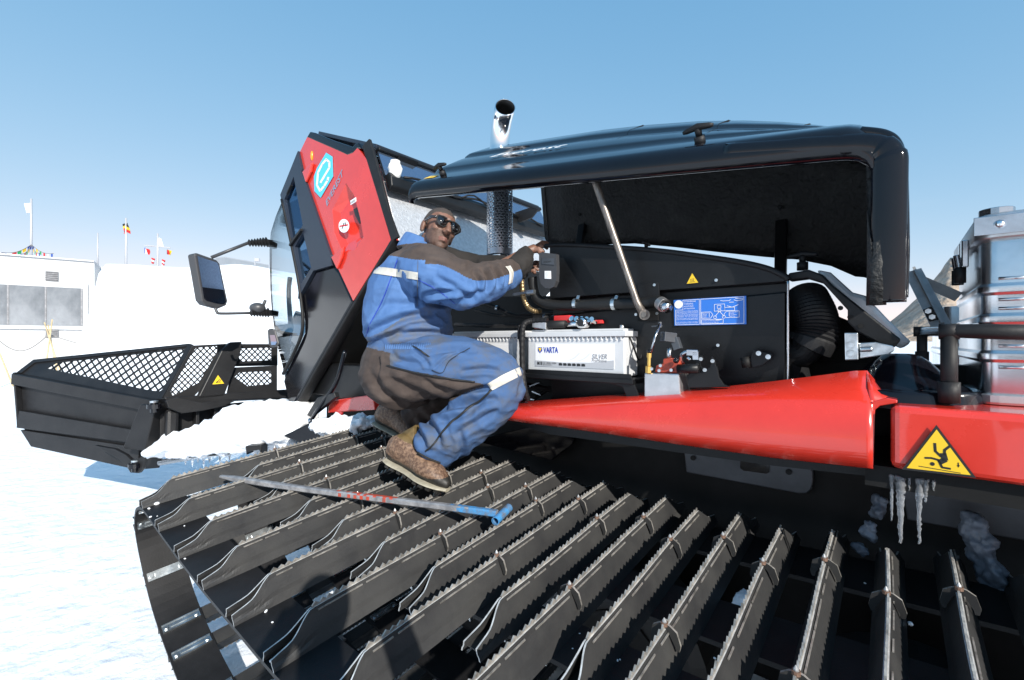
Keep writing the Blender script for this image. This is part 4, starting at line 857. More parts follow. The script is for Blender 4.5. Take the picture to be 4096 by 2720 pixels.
low = [(1264, 1084), (1338, 1063), (1359, 1086), (1415, 1206), (1175, 1622), (1155, 1610), (1134, 1525), (1142, 1495), (1181, 1412), (1218, 1329), (1218, 1290), (1202, 1196)]
side('lower_panel', low, 'black_gloss', .05, .004, .02); far(low, 'far_lower_panel', 'black_satin')
build(MB().rings([[cp(*a) + VA * o + UA * q for q, o in ((0, -.012), (.03, -.01), (.045, .03), (.03, .08), (0, .08))] for a in ((1567, 962), (1420, 1206), (1300, 1412), (1180, 1622))], True, True), 'bottom_seal', 'rubber', CB, True, bevel=.006)
# windscreen wraps round the front; rear foil wall, floor and roof close the shell
prof = [(1236, 545), (1197, 616), (1131, 782), (1090, 868), (1068, 930), (1061, 1000), (1060, 1080), (1061, 1163), (1066, 1240), (1077, 1312), (1092, 1380), (1115, 1445), (1136, 1520)]
door = [(1240, 552), (1200, 612), (1136, 800), (1150, 868), (1160, 930), (1174, 1000), (1192, 1080), (1206, 1155), (1214, 1240), (1218, 1312), (1195, 1388), (1170, 1440), (1142, 1500)]
def wsrow(px):
    u, z = uz(*px); return [V(u - (.0 if t in (0, 1) else .16 * math.sin(math.pi * t)), lerp(VN + .06, VF - .06, t), z) for t in [0, .06, .15, .3, .5, .7, .85, .94, 1]]
build(MB().rings([wsrow(p) for p in prof], False, False), 'windscreen', 'glass', CB, True)
for nm, dv in (('side_glass', 0), ('side_glass', VF - VN)):
    build(MB().rings([[cp(*a) + VA * (dv + (.06 if not dv else -.06)), cp(*a).lerp(cp(*b), .12) + VA * (dv + (.01 if not dv else -.01)), cp(*b) + VA * dv] for a, b in zip(prof, door)], False, False), nm, 'glass', CB, True)
A_, B_, C_, D_ = uz(1170, 1618), uz(1575, 985), uz(1478, 590), uz(1243, 529)
def wall(a, b, name, mat, th=.03, v0=VN + .06, v1=VF, dirn=1, bevel=.004):
    e = Vector((b[0] - a[0], b[1] - a[1])).normalized(); n = UA * (-e.y) + ZA * e.x
    return build(MB().prism([V(a[0], v0, a[1]), V(b[0], v0, b[1]), V(b[0], v1, b[1]), V(a[0], v1, a[1])], n * th), name, mat, CB, bevel=bevel)
wall((B_[0] - .01, B_[1]), (C_[0] + .03, C_[1] - .1), 'rear_wall', 'foil'); wall(A_, B_, 'floor', 'black_matte', .04)
wall((C_[0] - .02, C_[1] + .02), D_, 'roof_rear', 'charcoal_frame', -.03); wall(D_, uz(1215, 590), 'roof_front', 'black_gloss', .03)
# rear sill beam with the glass strip above it
def along(px, py, off=0): p = Pv(px, py, VN); return p + VA * off
wB, wC = Pv(1575, 985, VN), Pv(1478, 590, VN); eu, ez = (wC - wB).dot(UA), (wC - wB).z; el = math.hypot(eu, ez); wn_ = (UA * ez - ZA * eu) / el
def onw(y, o): return wB.lerp(wC, (985 - y) / 395) + VA * .04 + wn_ * o
vv = VA * (VF - VN - .08)
build(MB().prism([onw(610, .03), onw(712, .045), onw(712, .03), onw(610, .015)], vv), 'rear_glass', 'rear_tint', CB)
build(MB().prism([onw(714, .03), onw(714, .085), onw(735, .095), onw(768, .08), onw(778, .04), onw(772, .03)], vv), 'rear_sill', 'black_satin', CB, bevel=.01)
build(MB().prism([onw(592, .0), onw(592, .05), onw(608, .05), onw(608, .0)], vv), 'rear_header', 'black_satin', CB, bevel=.008)
cb = [onw(730, .11) + VA * (.1 + t * 1.6) + ZA * .02 * math.sin(t * 17) for t in [k / 24 for k in range(25)]]
build(MB().tube(cb, .009, 6).tube([p + ZA * .025 * math.sin(i) + UA * .012 for i, p in enumerate(cb[8:20])], .007, 6), 'cable_loom', 'rubber', CB, True)
tk = onw(692, .09) + VA * .06
build(MB().ell(tk, UA * .04, VA * .05, ZA * .05).tube([tk, tk + ZA * .05], .034, 14).tube([tk - ZA * .08, tk], [.03, .05], 14), 'washer_tank', 'tank_white', CB, True)
build(MB().prism([Pv(x, y, VN + .2) for x, y in ((1560, 640), (1580, 615), (1602, 622), (1583, 657))], VA * .16), 'sill_flap', 'rubber', CB)
build(MB().prism([Pv(x, y, VF - .6) for x, y in ((2060, 850), (2120, 830), (2150, 838), (2125, 870), (2075, 890))], VA * .02), 'sill_flap', 'rubber', CB)
# things inside the cab, seen through the glass
st_ = Pv(1290, 1290, 2.5)
build(MB().box(st_ + ZA * .02, (.2, 0, .08), (0, .25, 0), (-.05, 0, .12)).box(st_ + Vector((.05, 0, .42)), (.1, 0, .04), (0, .24, 0), (-.16, 0, .36)), 'seat', 'black_matte', CB, bevel=.05, seg=3)
build(MB().tube(cat([Pv(1150, 1480, 2.3), Pv(1170, 1330, 2.3), Pv(1200, 1250, 2.35)], k=5), .05, 10).tube(cat([Pv(1160, 1110, 2.6), Pv(1155, 1180, 2.6), Pv(1165, 1330, 2.5)], k=5), .03, 8), 'control_column', 'black_satin', CB, True)
# latch hardware under the cab corner
build(MB().prism([Pv(x, y, 1.7) for x, y in ((1268, 1590), (1335, 1570), (1340, 1590), (1240, 1668), (1225, 1662))], VA * .04), 'cab_latch', 'black_satin', CB, bevel=.006)
build(MB().tube(cat([Pv(1380, 1400, 1.8), Pv(1345, 1530, 1.74), Pv(1290, 1610, 1.7), Pv(1245, 1680, 1.7)], k=6), .016, 10), 'tilt_ram', 'black_gloss', CB, True)
build(MB().ell(Pv(1243, 1682, 1.7), (.025, 0, 0), (0, .025, 0), (0, 0, .022)), 'ram_pin', 'chrome_dull', CB, True)

# ---------------- wing mirror on two arms
MR = bpy.data.objects.new('wing_mirror', None); link(MR, GR, Pd(840, 1120, 3.9)); MR['label'] = 'tall rear view mirror on two bent arms'
ml = [(776, 1016), (786, 1011), (868, 1040), (880, 1055), (912, 1205), (905, 1222), (872, 1236), (822, 1222), (808, 1205)]
mp_ = plane3(Pd(776, 1016, 3.80), Pd(880, 1055, 4.0), Pd(840, 1225, 3.93))
cm = sum((mp_(*p) for p in ml), Vector()) / len(ml)
back = -mp_.n * .07
build(MB().rings([[cm + (mp_(*p) - cm) * .98 for p in ml], [mp_(*p) + back * .15 for p in ml], [cm + (mp_(*p) - cm) * .97 + back * .7 + Vector((-.03, 0, 0)) for p in ml], [cm + (mp_(*p) - cm) * .7 + back + Vector((-.03, 0, 0)) for p in ml]], True, True), 'mirror_housing', 'grey_plastic', MR, bevel=.01, seg=3)
gp = [(788, 1024), (866, 1050), (874, 1064), (902, 1206), (894, 1216), (868, 1214), (824, 1202), (815, 1192)]
build(MB().prism([mp_(*p) + mp_.n * .003 for p in gp], mp_.n * .003), 'mirror_glass', 'mirror_glass', MR)
def bellows(a, b, r_): 
    ps = [a.lerp(b, i / 14) for i in range(15)]; return MB().tube(ps, [r_ * (1.25 if i % 2 else .6) * (.75 + .35 * i / 14) for i in range(15)], 12)
m0, m1 = Pd(845, 1030, 3.93), Pd(992, 972, 4.1)
AM = build(MB().tube([m0, m1], .014, 10), 'mirror_arm', 'grey_plastic', MR, True); build(bellows(m1, Pd(1072, 968, 4.22), .035).bar(Pd(1066, 968, 4.22), Pd(1100, 985, 4.32), .05, .05), 'rubber_bellows', 'rubber', AM)
m0 = cat([Pd(862, 1232, 3.92), Pd(868, 1248, 3.92), Pd(885, 1254, 3.94), Pd(1000, 1252, 4.1)], k=4)
AM = build(MB().tube(m0, .012, 10), 'mirror_arm', 'grey_plastic', MR, True); build(bellows(Pd(1000, 1252, 4.1), Pd(1078, 1250, 4.22), .035).bar(Pd(1072, 1250, 4.22), Pd(1105, 1256, 4.32), .05, .05), 'rubber_bellows', 'rubber', AM)
build(MB().ell(Pd(1030, 1232, 4.15), (.07, 0, 0), (0, .06, 0), (0, 0, .05)).bar(Pd(1050, 1230, 4.15), Pd(1062, 1200, 4.15), .02, .02), 'work_lamp', 'grey_plastic', AM, True)
SM = build(MB().rings([[Pd(x, y, 4.05 + k) for x, y in ((1070, 1318), (1090, 1312), (1104, 1322), (1118, 1372), (1112, 1388), (1086, 1392), (1074, 1378))] for k in (0, .06)], True, True), 'kerb_mirror', 'grey_plastic', MR, bevel=.015)
build(MB().prism([Pd(x, y, 4.045) for x, y in ((1080, 1340), (1100, 1340), (1108, 1368), (1102, 1380), (1086, 1380))], (0, -.004, 0)), 'kerb_mirror_glass', 'mirror_glass', MR)

# ---------------- front blade with folded wing
BD = bpy.data.objects.new('blade', None); link(BD, GR, V(-5.5, 2.2, .5)); BD['label'] = 'black front blade with perforated guards and angled wing'
ht, hb = Pv(690, 1615, 1.2), Pv(640, 1855, 1.13)
wp = plane3(ht, hb, Pd(85, 1600, 4.75)); wn = wp.n
def wplate(name, pts, mat='blade_black', th=.012, off=0, bevel=.003, par=None, fn=wp): return build(MB().prism([fn(*p) + fn.n * off for p in pts], -fn.n * th), name, mat, par or BD, bevel=bevel)
WG = wplate('wing_plate', [(74, 1492), (640, 1598), (690, 1612), (690, 1700), (632, 1872), (560, 1878), (140, 1786), (90, 1706)], th=.015)
wplate('wing_beam', [(80, 1494), (640, 1598), (622, 1640), (78, 1535)], th=.07, off=.07, par=WG)
wplate('wing_fold', [(100, 1640), (590, 1722), (575, 1770), (90, 1708)], th=.05, off=.05, par=WG)
wplate('wing_lip', [(96, 1718), (570, 1788), (560, 1876), (138, 1784)], th=.03, off=.03, par=WG)
wplate('wing_end', [(74, 1490), (82, 1488), (98, 1710), (92, 1706)], th=.05, off=.05, par=WG)
wplate('hinge_post', [(628, 1610), (690, 1612), (646, 1790), (560, 1780)], th=.12, off=.16, par=WG, bevel=.008)
wplate('hinge_plate', [(470, 1764), (548, 1778), (590, 1800), (620, 1828), (660, 1800), (668, 1812), (658, 1850), (640, 1870), (608, 1868), (590, 1838), (552, 1810)], th=.03, off=.2, par=WG)
for c_, d2 in (((700, 1612), -.02), ((628, 1838), -.1)):
    p = wp(*c_) + wn * .2; build(MB().tube([p - ZA * .06, p - ZA * .025, p - ZA * .024, p + ZA * .015, p + ZA * .016, p + ZA * .03], [.03, .03, .055, .055, .034, .03], 16), 'hinge_pin', 'black_gloss', WG)
    build(MB().tube([p + ZA * .03, p + ZA * .045], .032, 12), 'pin_nut', 'zinc', WG)
# perforated guards above the wing and the middle section
def inside(p, poly):
    c = False; j = len(poly) - 1
    for i in range(len(poly)):
        if (poly[i].y > p.y) != (poly[j].y > p.y) and p.x < (poly[j].x - poly[i].x) * (p.y - poly[i].y) / (poly[j].y - poly[i].y) + poly[i].x: c = not c
        j = i
    return c
def guard(name, fn, outer, hole, e1, e2, step, barw, par, th=.008):
    """plate with a field of square holes: frame with one opening, filled by crossing bars along e1 and e2 (2D pixels)"""
    tri = tessellate_polygon([[Vector((*p, 0)) for p in outer], [Vector((*p, 0)) for p in hole]])
    pl = build(MB().add([fn(*p) for p in outer + hole], [list(t) for t in tri]), name, 'blade_black', par, solid=(th, 0))
    poly = [Vector(p) for p in hole]; e1, e2 = Vector(e1), Vector(e2); c0 = sum(poly, Vector((0, 0))) / len(poly); mb = MB()
    for a, b in ((e1, e2), (e2, e1)):
        for k in range(-60, 61):
            o = c0 + b * (k * step); run = None
            for t in range(-240, 241):
                q = o + a * (t * step / 3); ins = inside(q, poly)
                if ins and run is None: run = q
                if (not ins) and run is not None:
                    en = o + a * ((t) * step / 3); w_ = b.normalized() * barw * step * b.length / 2
                    mb.prism([fn(*(run - a * step / 3 - w_)) - fn.n * .001, fn(*(en - w_)) - fn.n * .001, fn(*(en + w_)) - fn.n * .001, fn(*(run - a * step / 3 + w_)) - fn.n * .001], -fn.n * .004); run = None
    build(mb, 'mesh_bars', 'blade_black', pl); return pl
gp1 = plane3(wp(80, 1494) - wn * .0, wp(640, 1598), Pd(762, 1384, 4.75))
guard('wing_guard', gp1, [(74, 1492), (140, 1444), (762, 1380), (640, 1600)], [(190, 1474), (225, 1452), (640, 1402), (736, 1396), (738, 1420), (660, 1552), (640, 1566), (600, 1562)], (1, -.72), (.6, 1), 19.5, .3, WG)
wplate('guard_rail', [(74, 1492), (140, 1442), (762, 1378), (765, 1388), (144, 1454), (90, 1496)], th=.05, off=.02, par=WG, fn=gp1)
wplate('guard_stay', [(762, 1380), (778, 1384), (652, 1606), (636, 1600)], th=.05, off=.03, par=WG, fn=gp1)
UC = Pv(760, 1600, 1.35).dot(UA)
def uplane(u, lean=0):
    p0 = V(u, 2, 1.2); n = (UA * 1 + ZA * lean).normalized()
    def f(px, py): r = ray(px, py); return EYE + r * ((p0 - EYE).dot(n) / r.dot(n))
    f.n = n; return f
mp2 = uplane(-5.25, .15)
guard('middle_guard', mp2, [(770, 1382), (905, 1375), (862, 1450), (800, 1560), (762, 1600), (655, 1590)], [(785, 1392), (872, 1384), (866, 1410), (826, 1480), (795, 1530), (720, 1570), (690, 1582), (680, 1560), (765, 1410)], (1, -1), (1, 1), 12.5, .3, BD)
guard('middle_guard', mp2, [(950, 1376), (1110, 1376), (1110, 1462), (928, 1466)], [(958, 1395), (1085, 1390), (1085, 1440), (962, 1446), (952, 1420)], (1, -1), (1, 1), 11.5, .3, BD)
g2 = uplane(-5.22, .15)
guard('middle_guard', g2, [(928, 1470), (1108, 1462), (1108, 1572), (905, 1580)], [(938, 1508), (958, 1490), (1085, 1484), (1085, 1535), (990, 1545)], (1, -1), (1, 1), 11.5, .3, BD)
bp = uplane(-5.15, .15)
wplate('guard_post', [(920, 1368), (968, 1366), (966, 1400), (896, 1586), (790, 1596), (888, 1400)], th=.1, off=0, fn=bp, bevel=.008)
cutw = [([(.3, .2), (.45, .35), (.5, .25), (.35, .15)], 0), ([(.5, .3), (.6, .5)], .03), ([(.58, .2), (.7, .45)], .025), ([(.35, .2), (.7, .2)], .02)]
warn(BD, bp, (871, 1497), (845, 1540), (899, 1536), cutw)['label'] = 'small yellow warning triangle on the blade guard post'
wplate('top_rail', [(655, 1590), (1160, 1556), (1160, 1590), (880, 1604), (790, 1632), (700, 1640)], th=.25, fn=bp, bevel=.01)
wplate('pivot_lug', [(655, 1605), (700, 1592), (800, 1612), (880, 1600), (930, 1606), (880, 1628), (800, 1645), (720, 1655), (665, 1632)], th=.06, off=.08, fn=bp, bevel=.005)
wplate('middle_plate', [(655, 1640), (1180, 1585), (1180, 1800), (655, 1830)], th=.03, off=-.12, fn=bp)
for x in (785, 858): wplate('rib', [(x, 1632), (x + 12, 1630), (x + 14, 1760), (x - 2, 1760)], th=.12, off=0, fn=bp)
wplate('hinge_tube', [(668, 1640), (720, 1640), (716, 1780), (664, 1780)], th=.12, off=-.0, fn=bp, bevel=.03)
build(MB().tube([Pd(640, 1850, 4.2), Pd(800, 1822, 4.1), Pd(960, 1800, 4.0)], .028, 12), 'angle_ram', 'chrome_dull', BD, True)
build(MB().bar(Pd(700, 1815, 4.15), Pd(960, 1790, 3.9), .1, .09), 'push_arm', 'blade_black', BD, bevel=.01)
build(MB().prism([Pd(x, y, 3.6) for x, y in ((980, 1785), (1045, 1780), (1045, 1820), (1035, 1800), (990, 1808), (985, 1822))], (0, .1, 0)), 'lift_bracket', 'blade_black', BD, bevel=.008)
build(MB().tube(cat([Pd(920, 1725, 3.9), Pd(890, 1760, 3.9), Pd(830, 1785, 3.95), Pd(822, 1810, 3.95)], k=5), .014, 8).tube(cat([Pd(965, 1745, 3.8), Pd(945, 1770, 3.8), Pd(948, 1795, 3.8)], k=5), .014, 8), 'hydraulic_hose', 'rubber', BD, True)
build(MB().prism([Pd(x, y, 3.5) for x, y in ((1130, 1745), (1240, 1690), (1330, 1690), (1330, 1740), (1200, 1772))], (0, .3, 0)), 'push_frame', 'black_gloss', BD, bevel=.01)

# ================================================================ LOOSE THINGS
# ---------------- starter batteries
def battery(label, u0, v0, z0, full):
    Lb, Wb, Hb = .517, .22, .195
    t = thing('battery', label, 'battery', V(u0 + Lb / 2, v0 + Wb / 2, z0), 'starter batteries in the engine bay')
    build(MB().prism([V(u0 + .008, v0 + .006, z0), V(u0 + Lb - .008, v0 + .006, z0), V(u0 + Lb - .008, v0 + Wb, z0), V(u0 + .008, v0 + Wb, z0)], ZA * (Hb - .03)), 'case', 'battery_grey', t, bevel=.008, seg=3)
    build(MB().boxv(u0, u0 + Lb, v0 - .004, v0 + Wb + .006, z0 + Hb - .0295, z0 + Hb - .006).boxv(u0 + .02, u0 + Lb - .02, v0 + .02, v0 + Wb - .02, z0 + Hb - .006, z0 + Hb + .004), 'lid', 'battery_grey', t, bevel=.003)
    for i in range(22): 
        a = u0 + .02 + i * .0225; build(MB().boxv(a, a + .004, v0 - .001, v0 + .006, z0 + Hb - .045, z0 + Hb - .0297), 'rim_rib', 'battery_grey', t)
    lb = build(MB().boxv(u0 + .055, u0 + Lb - .055, v0 + .0045, v0 + .006, z0 + .03, z0 + .135), 'label_panel', 'battery_label', t)
    def Q(a, b): return V(u0 + .055 + a * (Lb - .11), v0 + .0035, z0 + .03 + b * .105)
    up = ZA
    build(MB().quad(Q(0, 0), Q(1, 0), Q(1, .36), Q(.75, .24), Q(.4, .2), Q(0, .26)), 'label_band', 'label_grey', lb)
    mb = MB()
    for k, (x0, y0) in enumerate(((.42, .3), (.55, .3))):
        for i in range(10):
            a, b = i / 10, (i + 1) / 10; fx = lambda t: x0 + .16 * t; fy = lambda t: y0 + .32 * t ** 2
            mb.quad(Q(fx(a), fy(a)), Q(fx(b), fy(b)), Q(fx(b) + .03, fy(b)), Q(fx(a) + .03, fy(a)))
    build(mb, 'label_swirl', 'label_swirl', lb)
    em = build(MB().quad(Q(.04, .84), Q(.1, .84), Q(.1, .68), Q(.07, .58), Q(.04, .68)), 'emblem', 'ink_blue', lb)
    build(MB().quad(*[p - VA * .0006 for p in (Q(.046, .81), Q(.094, .81), Q(.07, .63))]), 'emblem_wedge', 'ink_yellow', em)
    text('brand_lettering', 'VARTA', Q(.12, .6), UA, ZA, 'ink_blue', lb, w=.082, h=.027, bold=.02, off=.0004, th=.0004)
    text('label_lettering', 'SILVER', Q(.745, .4), UA, ZA, 'ink_grey', lb, w=.072, h=.02, shear=.3, off=.0004, th=.0004)
    text('label_lettering', 'ProMotive', Q(.745, .27), UA, ZA, 'ink_grey', lb, w=.07, h=.013, shear=.3, off=.0004, th=.0004)
    text('label_lettering', 'M18', Q(.035, .06), UA, ZA, 'ink_black', lb, w=.028, h=.016, bold=.015, off=.0012, th=.0004)
    text('label_lettering', '12V 180Ah 1000A', Q(.115, .12), UA, ZA, 'ink_black', lb, w=.075, h=.008, off=.0012, th=.0004)
    text('label_lettering', '680 108 100 A72 2', Q(.115, .05), UA, ZA, 'ink_black', lb, w=.05, h=.006, off=.0012, th=.0004)
    for i in range(6):
        a = .33 + i * .058; mb = MB().quad(*[p - VA * .0012 for p in (Q(a, .07), Q(a + .045, .07), Q(a + .045, .15), Q(a + .03, .18), Q(a, .17))]); build(mb, 'vehicle_pictogram', 'ink_black', lb)
    if full:
        for k in (0, 1):
            build(MB().tube([V(u0 + .06 + .4 * k, v0 + .08, z0 + Hb), V(u0 + .06 + .4 * k, v0 + .08, z0 + Hb + .02)], .011, 12), 'terminal', 'alu_brush', t, True)
        e = u0 + Lb + .006
        build(MB().tube(cat([V(e - .01, v0 + .04, z0 + .165), V(e + .004, v0 + .05, z0 + .12), V(e + .006, v0 + .09, z0 + .07), V(e + .004, v0 + .12, z0 + .09), V(e - .01, v0 + .13, z0 + .165)], k=6), .004, 6), 'carry_cord', 'rubber', t, True)
    return t
BU = Pv(2102, 1400, 1.685).dot(UA)
battery('pale grey battery with clear label, nearest the red valve', BU, 1.685, 1.555, True)
battery('pale grey battery half hidden behind the crouching mechanic', BU - .56, 1.70, 1.555, False)
zb_ = 1.555 + .205
# tools on the battery
t = thing('socket_rail', 'red rail with chrome sockets lying on the battery', 'tool', V(BU + .2, 1.75, zb_))
build(MB().box(V(BU + .165, 1.77, zb_ + .045), UA * .045, VA * .025, ZA * .016), 'rail', 'tool_red' if 0 else 'red_flat', t, bevel=.004)
for i in range(5): build(MB().tube([V(BU + .225 + i * .026, 1.77, zb_ + .03), V(BU + .225 + i * .026, 1.735, zb_ + .045 - .002 * i)], .0125, 10), 'socket', 'chrome', t)
build(MB().box(V(BU + .28, 1.785, zb_ + .028), UA * .08, VA * .008, ZA * .008), 'rail', 'red_flat', t, bevel=.002)
t = thing('ratchet', 'chrome ratchet with black grip lying in front of the red socket rail', 'tool', V(BU + .2, 1.71, zb_))
build(MB().tube([V(BU + .1, 1.715, zb_ + .018), V(BU + .12, 1.713, zb_ + .018), V(BU + .21, 1.71, zb_ + .018)], [.014, .019, .018], 12), 'grip', 'rubber_dark', t, True)
build(MB().tube([V(BU + .21, 1.71, zb_ + .018), V(BU + .29, 1.71, zb_ + .018)], .011, 10).tube([V(BU + .3, 1.735, zb_ + .022), V(BU + .3, 1.69, zb_ + .022)], .024, 16), 'ratchet_head', 'chrome', t, True)
build(MB().tube([V(BU + .3, 1.691, zb_ + .022), V(BU + .3, 1.688, zb_ + .022)], .016, 14), 'drive_socket', 'ink_black', t)
t = thing('terminal_clamp', 'grey terminal cover with red lead at the near battery corner', 'terminal', V(BU + .06, 1.74, zb_))
build(MB().box(V(BU + .075, 1.72, zb_ + .018), UA * .04 - ZA * .006, VA * .03, ZA * .017), 'cover', 'alu_brush', t, bevel=.003); build(MB().tube([V(BU + .01, 1.75, zb_ + .012), V(BU + .04, 1.75, zb_ + .012)], .012, 10), 'lead', 'red_flat', t, True)

# ---------------- pry bar with socket tube lying on the grousers
A, B = Pd(885, 1905, 2.24), Pd(1988, 2054, 1.70)
t = thing('pry_bar', 'long steel bar with red and blue paint lying across the track', 'pry bar', A.lerp(B, .5))
d = (B - A).normalized(); sd = d.cross(ZA).normalized(); mb = MB(); N = 90; rs = []
for i in range(N + 1):
    s = i / N; p = A.lerp(B, s) - ZA * .012 * math.sin(math.pi * s) * (1 - s); w_ = .0135 if s > .06 else lerp(.010, .0135, s / .06); h_ = .0125 if s > .08 else lerp(.006, .0125, s / .08)
    rs.append([p + sd * w_ * a + ZA * h_ * b for a, b in ((-1, -.6), (-.6, -1), (.6, -1), (1, -.6), (1, .6), (.6, 1), (-.6, 1), (-1, .6))])
for i in range(N):
    s = i / N
    for j in range(8):
        pb = sst(.84, .92, s); pr = sst(.46, .56, s) * (1 - sst(.62, .76, s)) * (.9 if j in (6, 5) else .2)
        k = 2 if random.random() < pb else (1 if random.random() < pr else 0); mb.mat(k)
        mb.quad(rs[i][j], rs[i][(j + 1) % 8], rs[i + 1][(j + 1) % 8], rs[i + 1][j])
mb.mat(0).quad(*rs[0]); mb.quad(*rs[-1]); build(mb, 'bar', ['tool_steel', 'tool_red', 'tool_blue'], t)
s0, s1 = Pd(1981, 2085, 1.665), Pd(2036, 2030, 1.77)
mb = MB(); rs = []
x = (s1 - s0).normalized().cross(ZA).normalized(); y = x.cross((s1 - s0).normalized())
for p, r_ in ((s0, .0125), (s0, .0155), (s1, .0155), (s1, .0125), (s0 + (s1 - s0) * .02, .0125)): rs.append([p + (x * math.cos(a) + y * math.sin(a)) * r_ for a in [k * math.pi / 10 for k in range(20)]])
mb.rings(rs, True, False); build(mb, 'socket_tube', ['tool_blue', 'tool_steel'], t, False)

# ---------------- aluminium transport boxes on the platform
def alubox(label, u0, u1, v0, v1, z0, z1, ribs, lid=True):
    t = thing('transport_box', label, 'metal box', V((u0 + u1) / 2, (v0 + v1) / 2, z0), 'aluminium transport boxes')
    def rr(e, z, r=.03, n=5):
        ps = []
        for cx_, cy_, a0 in ((u1 - r, v1 - r, 0), (u0 + r, v1 - r, 90), (u0 + r, v0 + r, 180), (u1 - r, v0 + r, 270)):
            for k in range(n): a = R(a0 + 90 * k / (n - 1)); ps.append(V(cx_ + (r + e) * math.cos(a), cy_ + (r + e) * math.sin(a), z))
        return ps
    zs = [z0 + .012]; es = [0]
    for z in ribs:
        for dz, e in ((-.016, 0), (-.008, .007), (.008, .007), (.016, 0)): zs.append(z + dz); es.append(e)
    zs.append(z1); es.append(0)
    build(MB().rings([rr(e, z) for z, e in zip(zs, es)]), 'box_body', 'aluminium', t, True, bevel=.001)
    build(MB().rings([rr(.01, z0), rr(.012, z0 + .006), rr(.012, z0 + .024), rr(.004, z0 + .026)]), 'base_profile', 'alu_brush', t)
    if lid:
        build(MB().rings([rr(.012, z1 - .045), rr(.014, z1 - .04), rr(.014, z1 + .012), rr(.004, z1 + .024), rr(-.03, z1 + .03)]), 'lid', 'alu_brush', t, True)
        cn = V(u0, v0, z1 - .01); build(MB().tube([cn + V(.03, .03, .03), cn + V(.03, .03, .05)], .035, 14).boxv(u0 - .018, u0 + .13, v0 - .018, v0 - .0145, z1 - .035, z1 + .015), 'corner_cap', 'chrome_dull', t, bevel=.003)
        for k in (.03, .09): build(MB().tube([V(u0 + k, v0 - .0182, z1 - .01), V(u0 + k, v0 - .026, z1 - .01)], [.012, .006], 10), 'rivet', 'chrome', t, True)
        for k, v_ in enumerate((v0 + .14, v0 + .2)):
            mb = MB().boxv(u0 - .03, u0 - .0145, v_ - .02, v_ + .02, z1 - .1, z1 - .02).tube([V(u0 - .035, v_, z1 - .1), V(u0 - .04, v_, z1 - .06)], .008, 8); lt = build(mb, 'latch', 'chrome_dull', t, bevel=.003); build(MB().tube([V(u0 - .032, v_, z1 - .145), V(u0 - .032, v_, z1 - .1)], .014, 10), 'latch_grip', 'rubber', lt, True)
    zr = z0 + .05
    while zr < z1 - .06:
        build(MB().ell(V(u0 + .16, v0 - .001, zr), UA * .008, VA * .004, ZA * .008, 8, 5), 'rivet', 'chrome', t, True); zr += .075
    for z in ribs:
        for dz in (-.028, .028): build(MB().tube([V(u0 + .03, v0 + .001, z + dz), V(u0 + .1, v0 + .001, z + dz)], .005, 8), 'pressed_bead', 'aluminium', t, True)
    return t
alubox('large ribbed aluminium box with riveted lid standing behind the padded rail', .185, .98, 1.76, 2.35, 1.532, 2.02, [1.66, 1.76, 1.84])
alubox('low aluminium box lying on the platform behind the large ribbed one', -.03 + .18, .9, 2.5, 3.1, 1.532, 1.84, [1.66], False)

# ---------------- icicles under the platform edge
for (x, y0_, y1_, r_, lab) in ((3566, 1898, 2082, .006, 'leftmost thin icicle hanging from the red platform edge'), (3602, 1905, 2172, .0115, 'thick long icicle, second from left under the platform edge'), (3677, 1913, 2176, .009, 'long straight icicle below the middle of the yellow triangle'), (3703, 1916, 2008, .0065, 'short icicle just right of the long straight one'), (3734, 1920, 1962, .005, 'stubby icicle nearest the right end of the row'), (3637, 1912, 1962, .004, 'tiny icicle between the two longest ones')):
    a, b = Pv(x, y0_, 1.6), Pv(x, y1_, 1.6); b = Vector((a.x, a.y, b.z)); n = 26
    ps = [a.lerp(b, i / n) + Vector((random.uniform(-1, 1), random.uniform(-1, 1), 0)) * .0012 for i in range(n + 1)]
    tag(build(MB().tube(ps, [max(.0012, r_ * .95 * (1 - .7 * i / n) * random.uniform(.75, 1.3)) for i in range(n + 1)], 9), 'icicle', 'ice', smooth=True), lab, 'icicle', 'icicles under the platform')

# ---------------- snow lying on the machine
def lump(label, blobs, voxel=.03, amp=.03, mat='snow_lump', fr=9):
    mb = MB()
    for c, r_ in blobs: mb.ell(c, (r_[0], 0, 0), (0, r_[1], 0), (0, 0, r_[2]), 12, 8)
    m = remesh(mb, voxel, 3)
    o = skinned('snow_clump', m, [mat], None, None, lambda p, n: amp * noise.fractal(p * fr, 1, 2, 4))
    return tag(o, label, 'snow')
bl_ = []
for i, (x, y, d, sx, sz) in enumerate(((650, 1800, 4.25, .12, .05), (720, 1775, 4.2, .2, .09), (800, 1760, 4.15, .2, .12), (880, 1735, 4.1, .2, .14), (960, 1700, 4.05, .22, .16), (1040, 1680, 4.0, .22, .17), (1120, 1670, 3.95, .2, .15), (1190, 1660, 3.9, .18, .13), (1060, 1745, 3.9, .25, .14), (960, 1760, 3.95, .22, .1), (1130, 1735, 3.85, .2, .12), (860, 1790, 4.0, .2, .06), (760, 1800, 4.1, .16, .05))):
    bl_.append((Pd(x, y, d), (sx, .22, sz)))
lump('heap of snow lying on the push arms between blade and track', bl_, .025, .045)
lump('broken ice and slush behind the left boot at the cab foot', [(Pd(1300, 1705, 3.1), (.1, .12, .05)), (Pd(1390, 1720, 3.0), (.12, .12, .06)), (Pd(1440, 1690, 3.0), (.1, .1, .05)), (Pd(1350, 1690, 3.1), (.08, .08, .05))], .012, .03, fr=22)
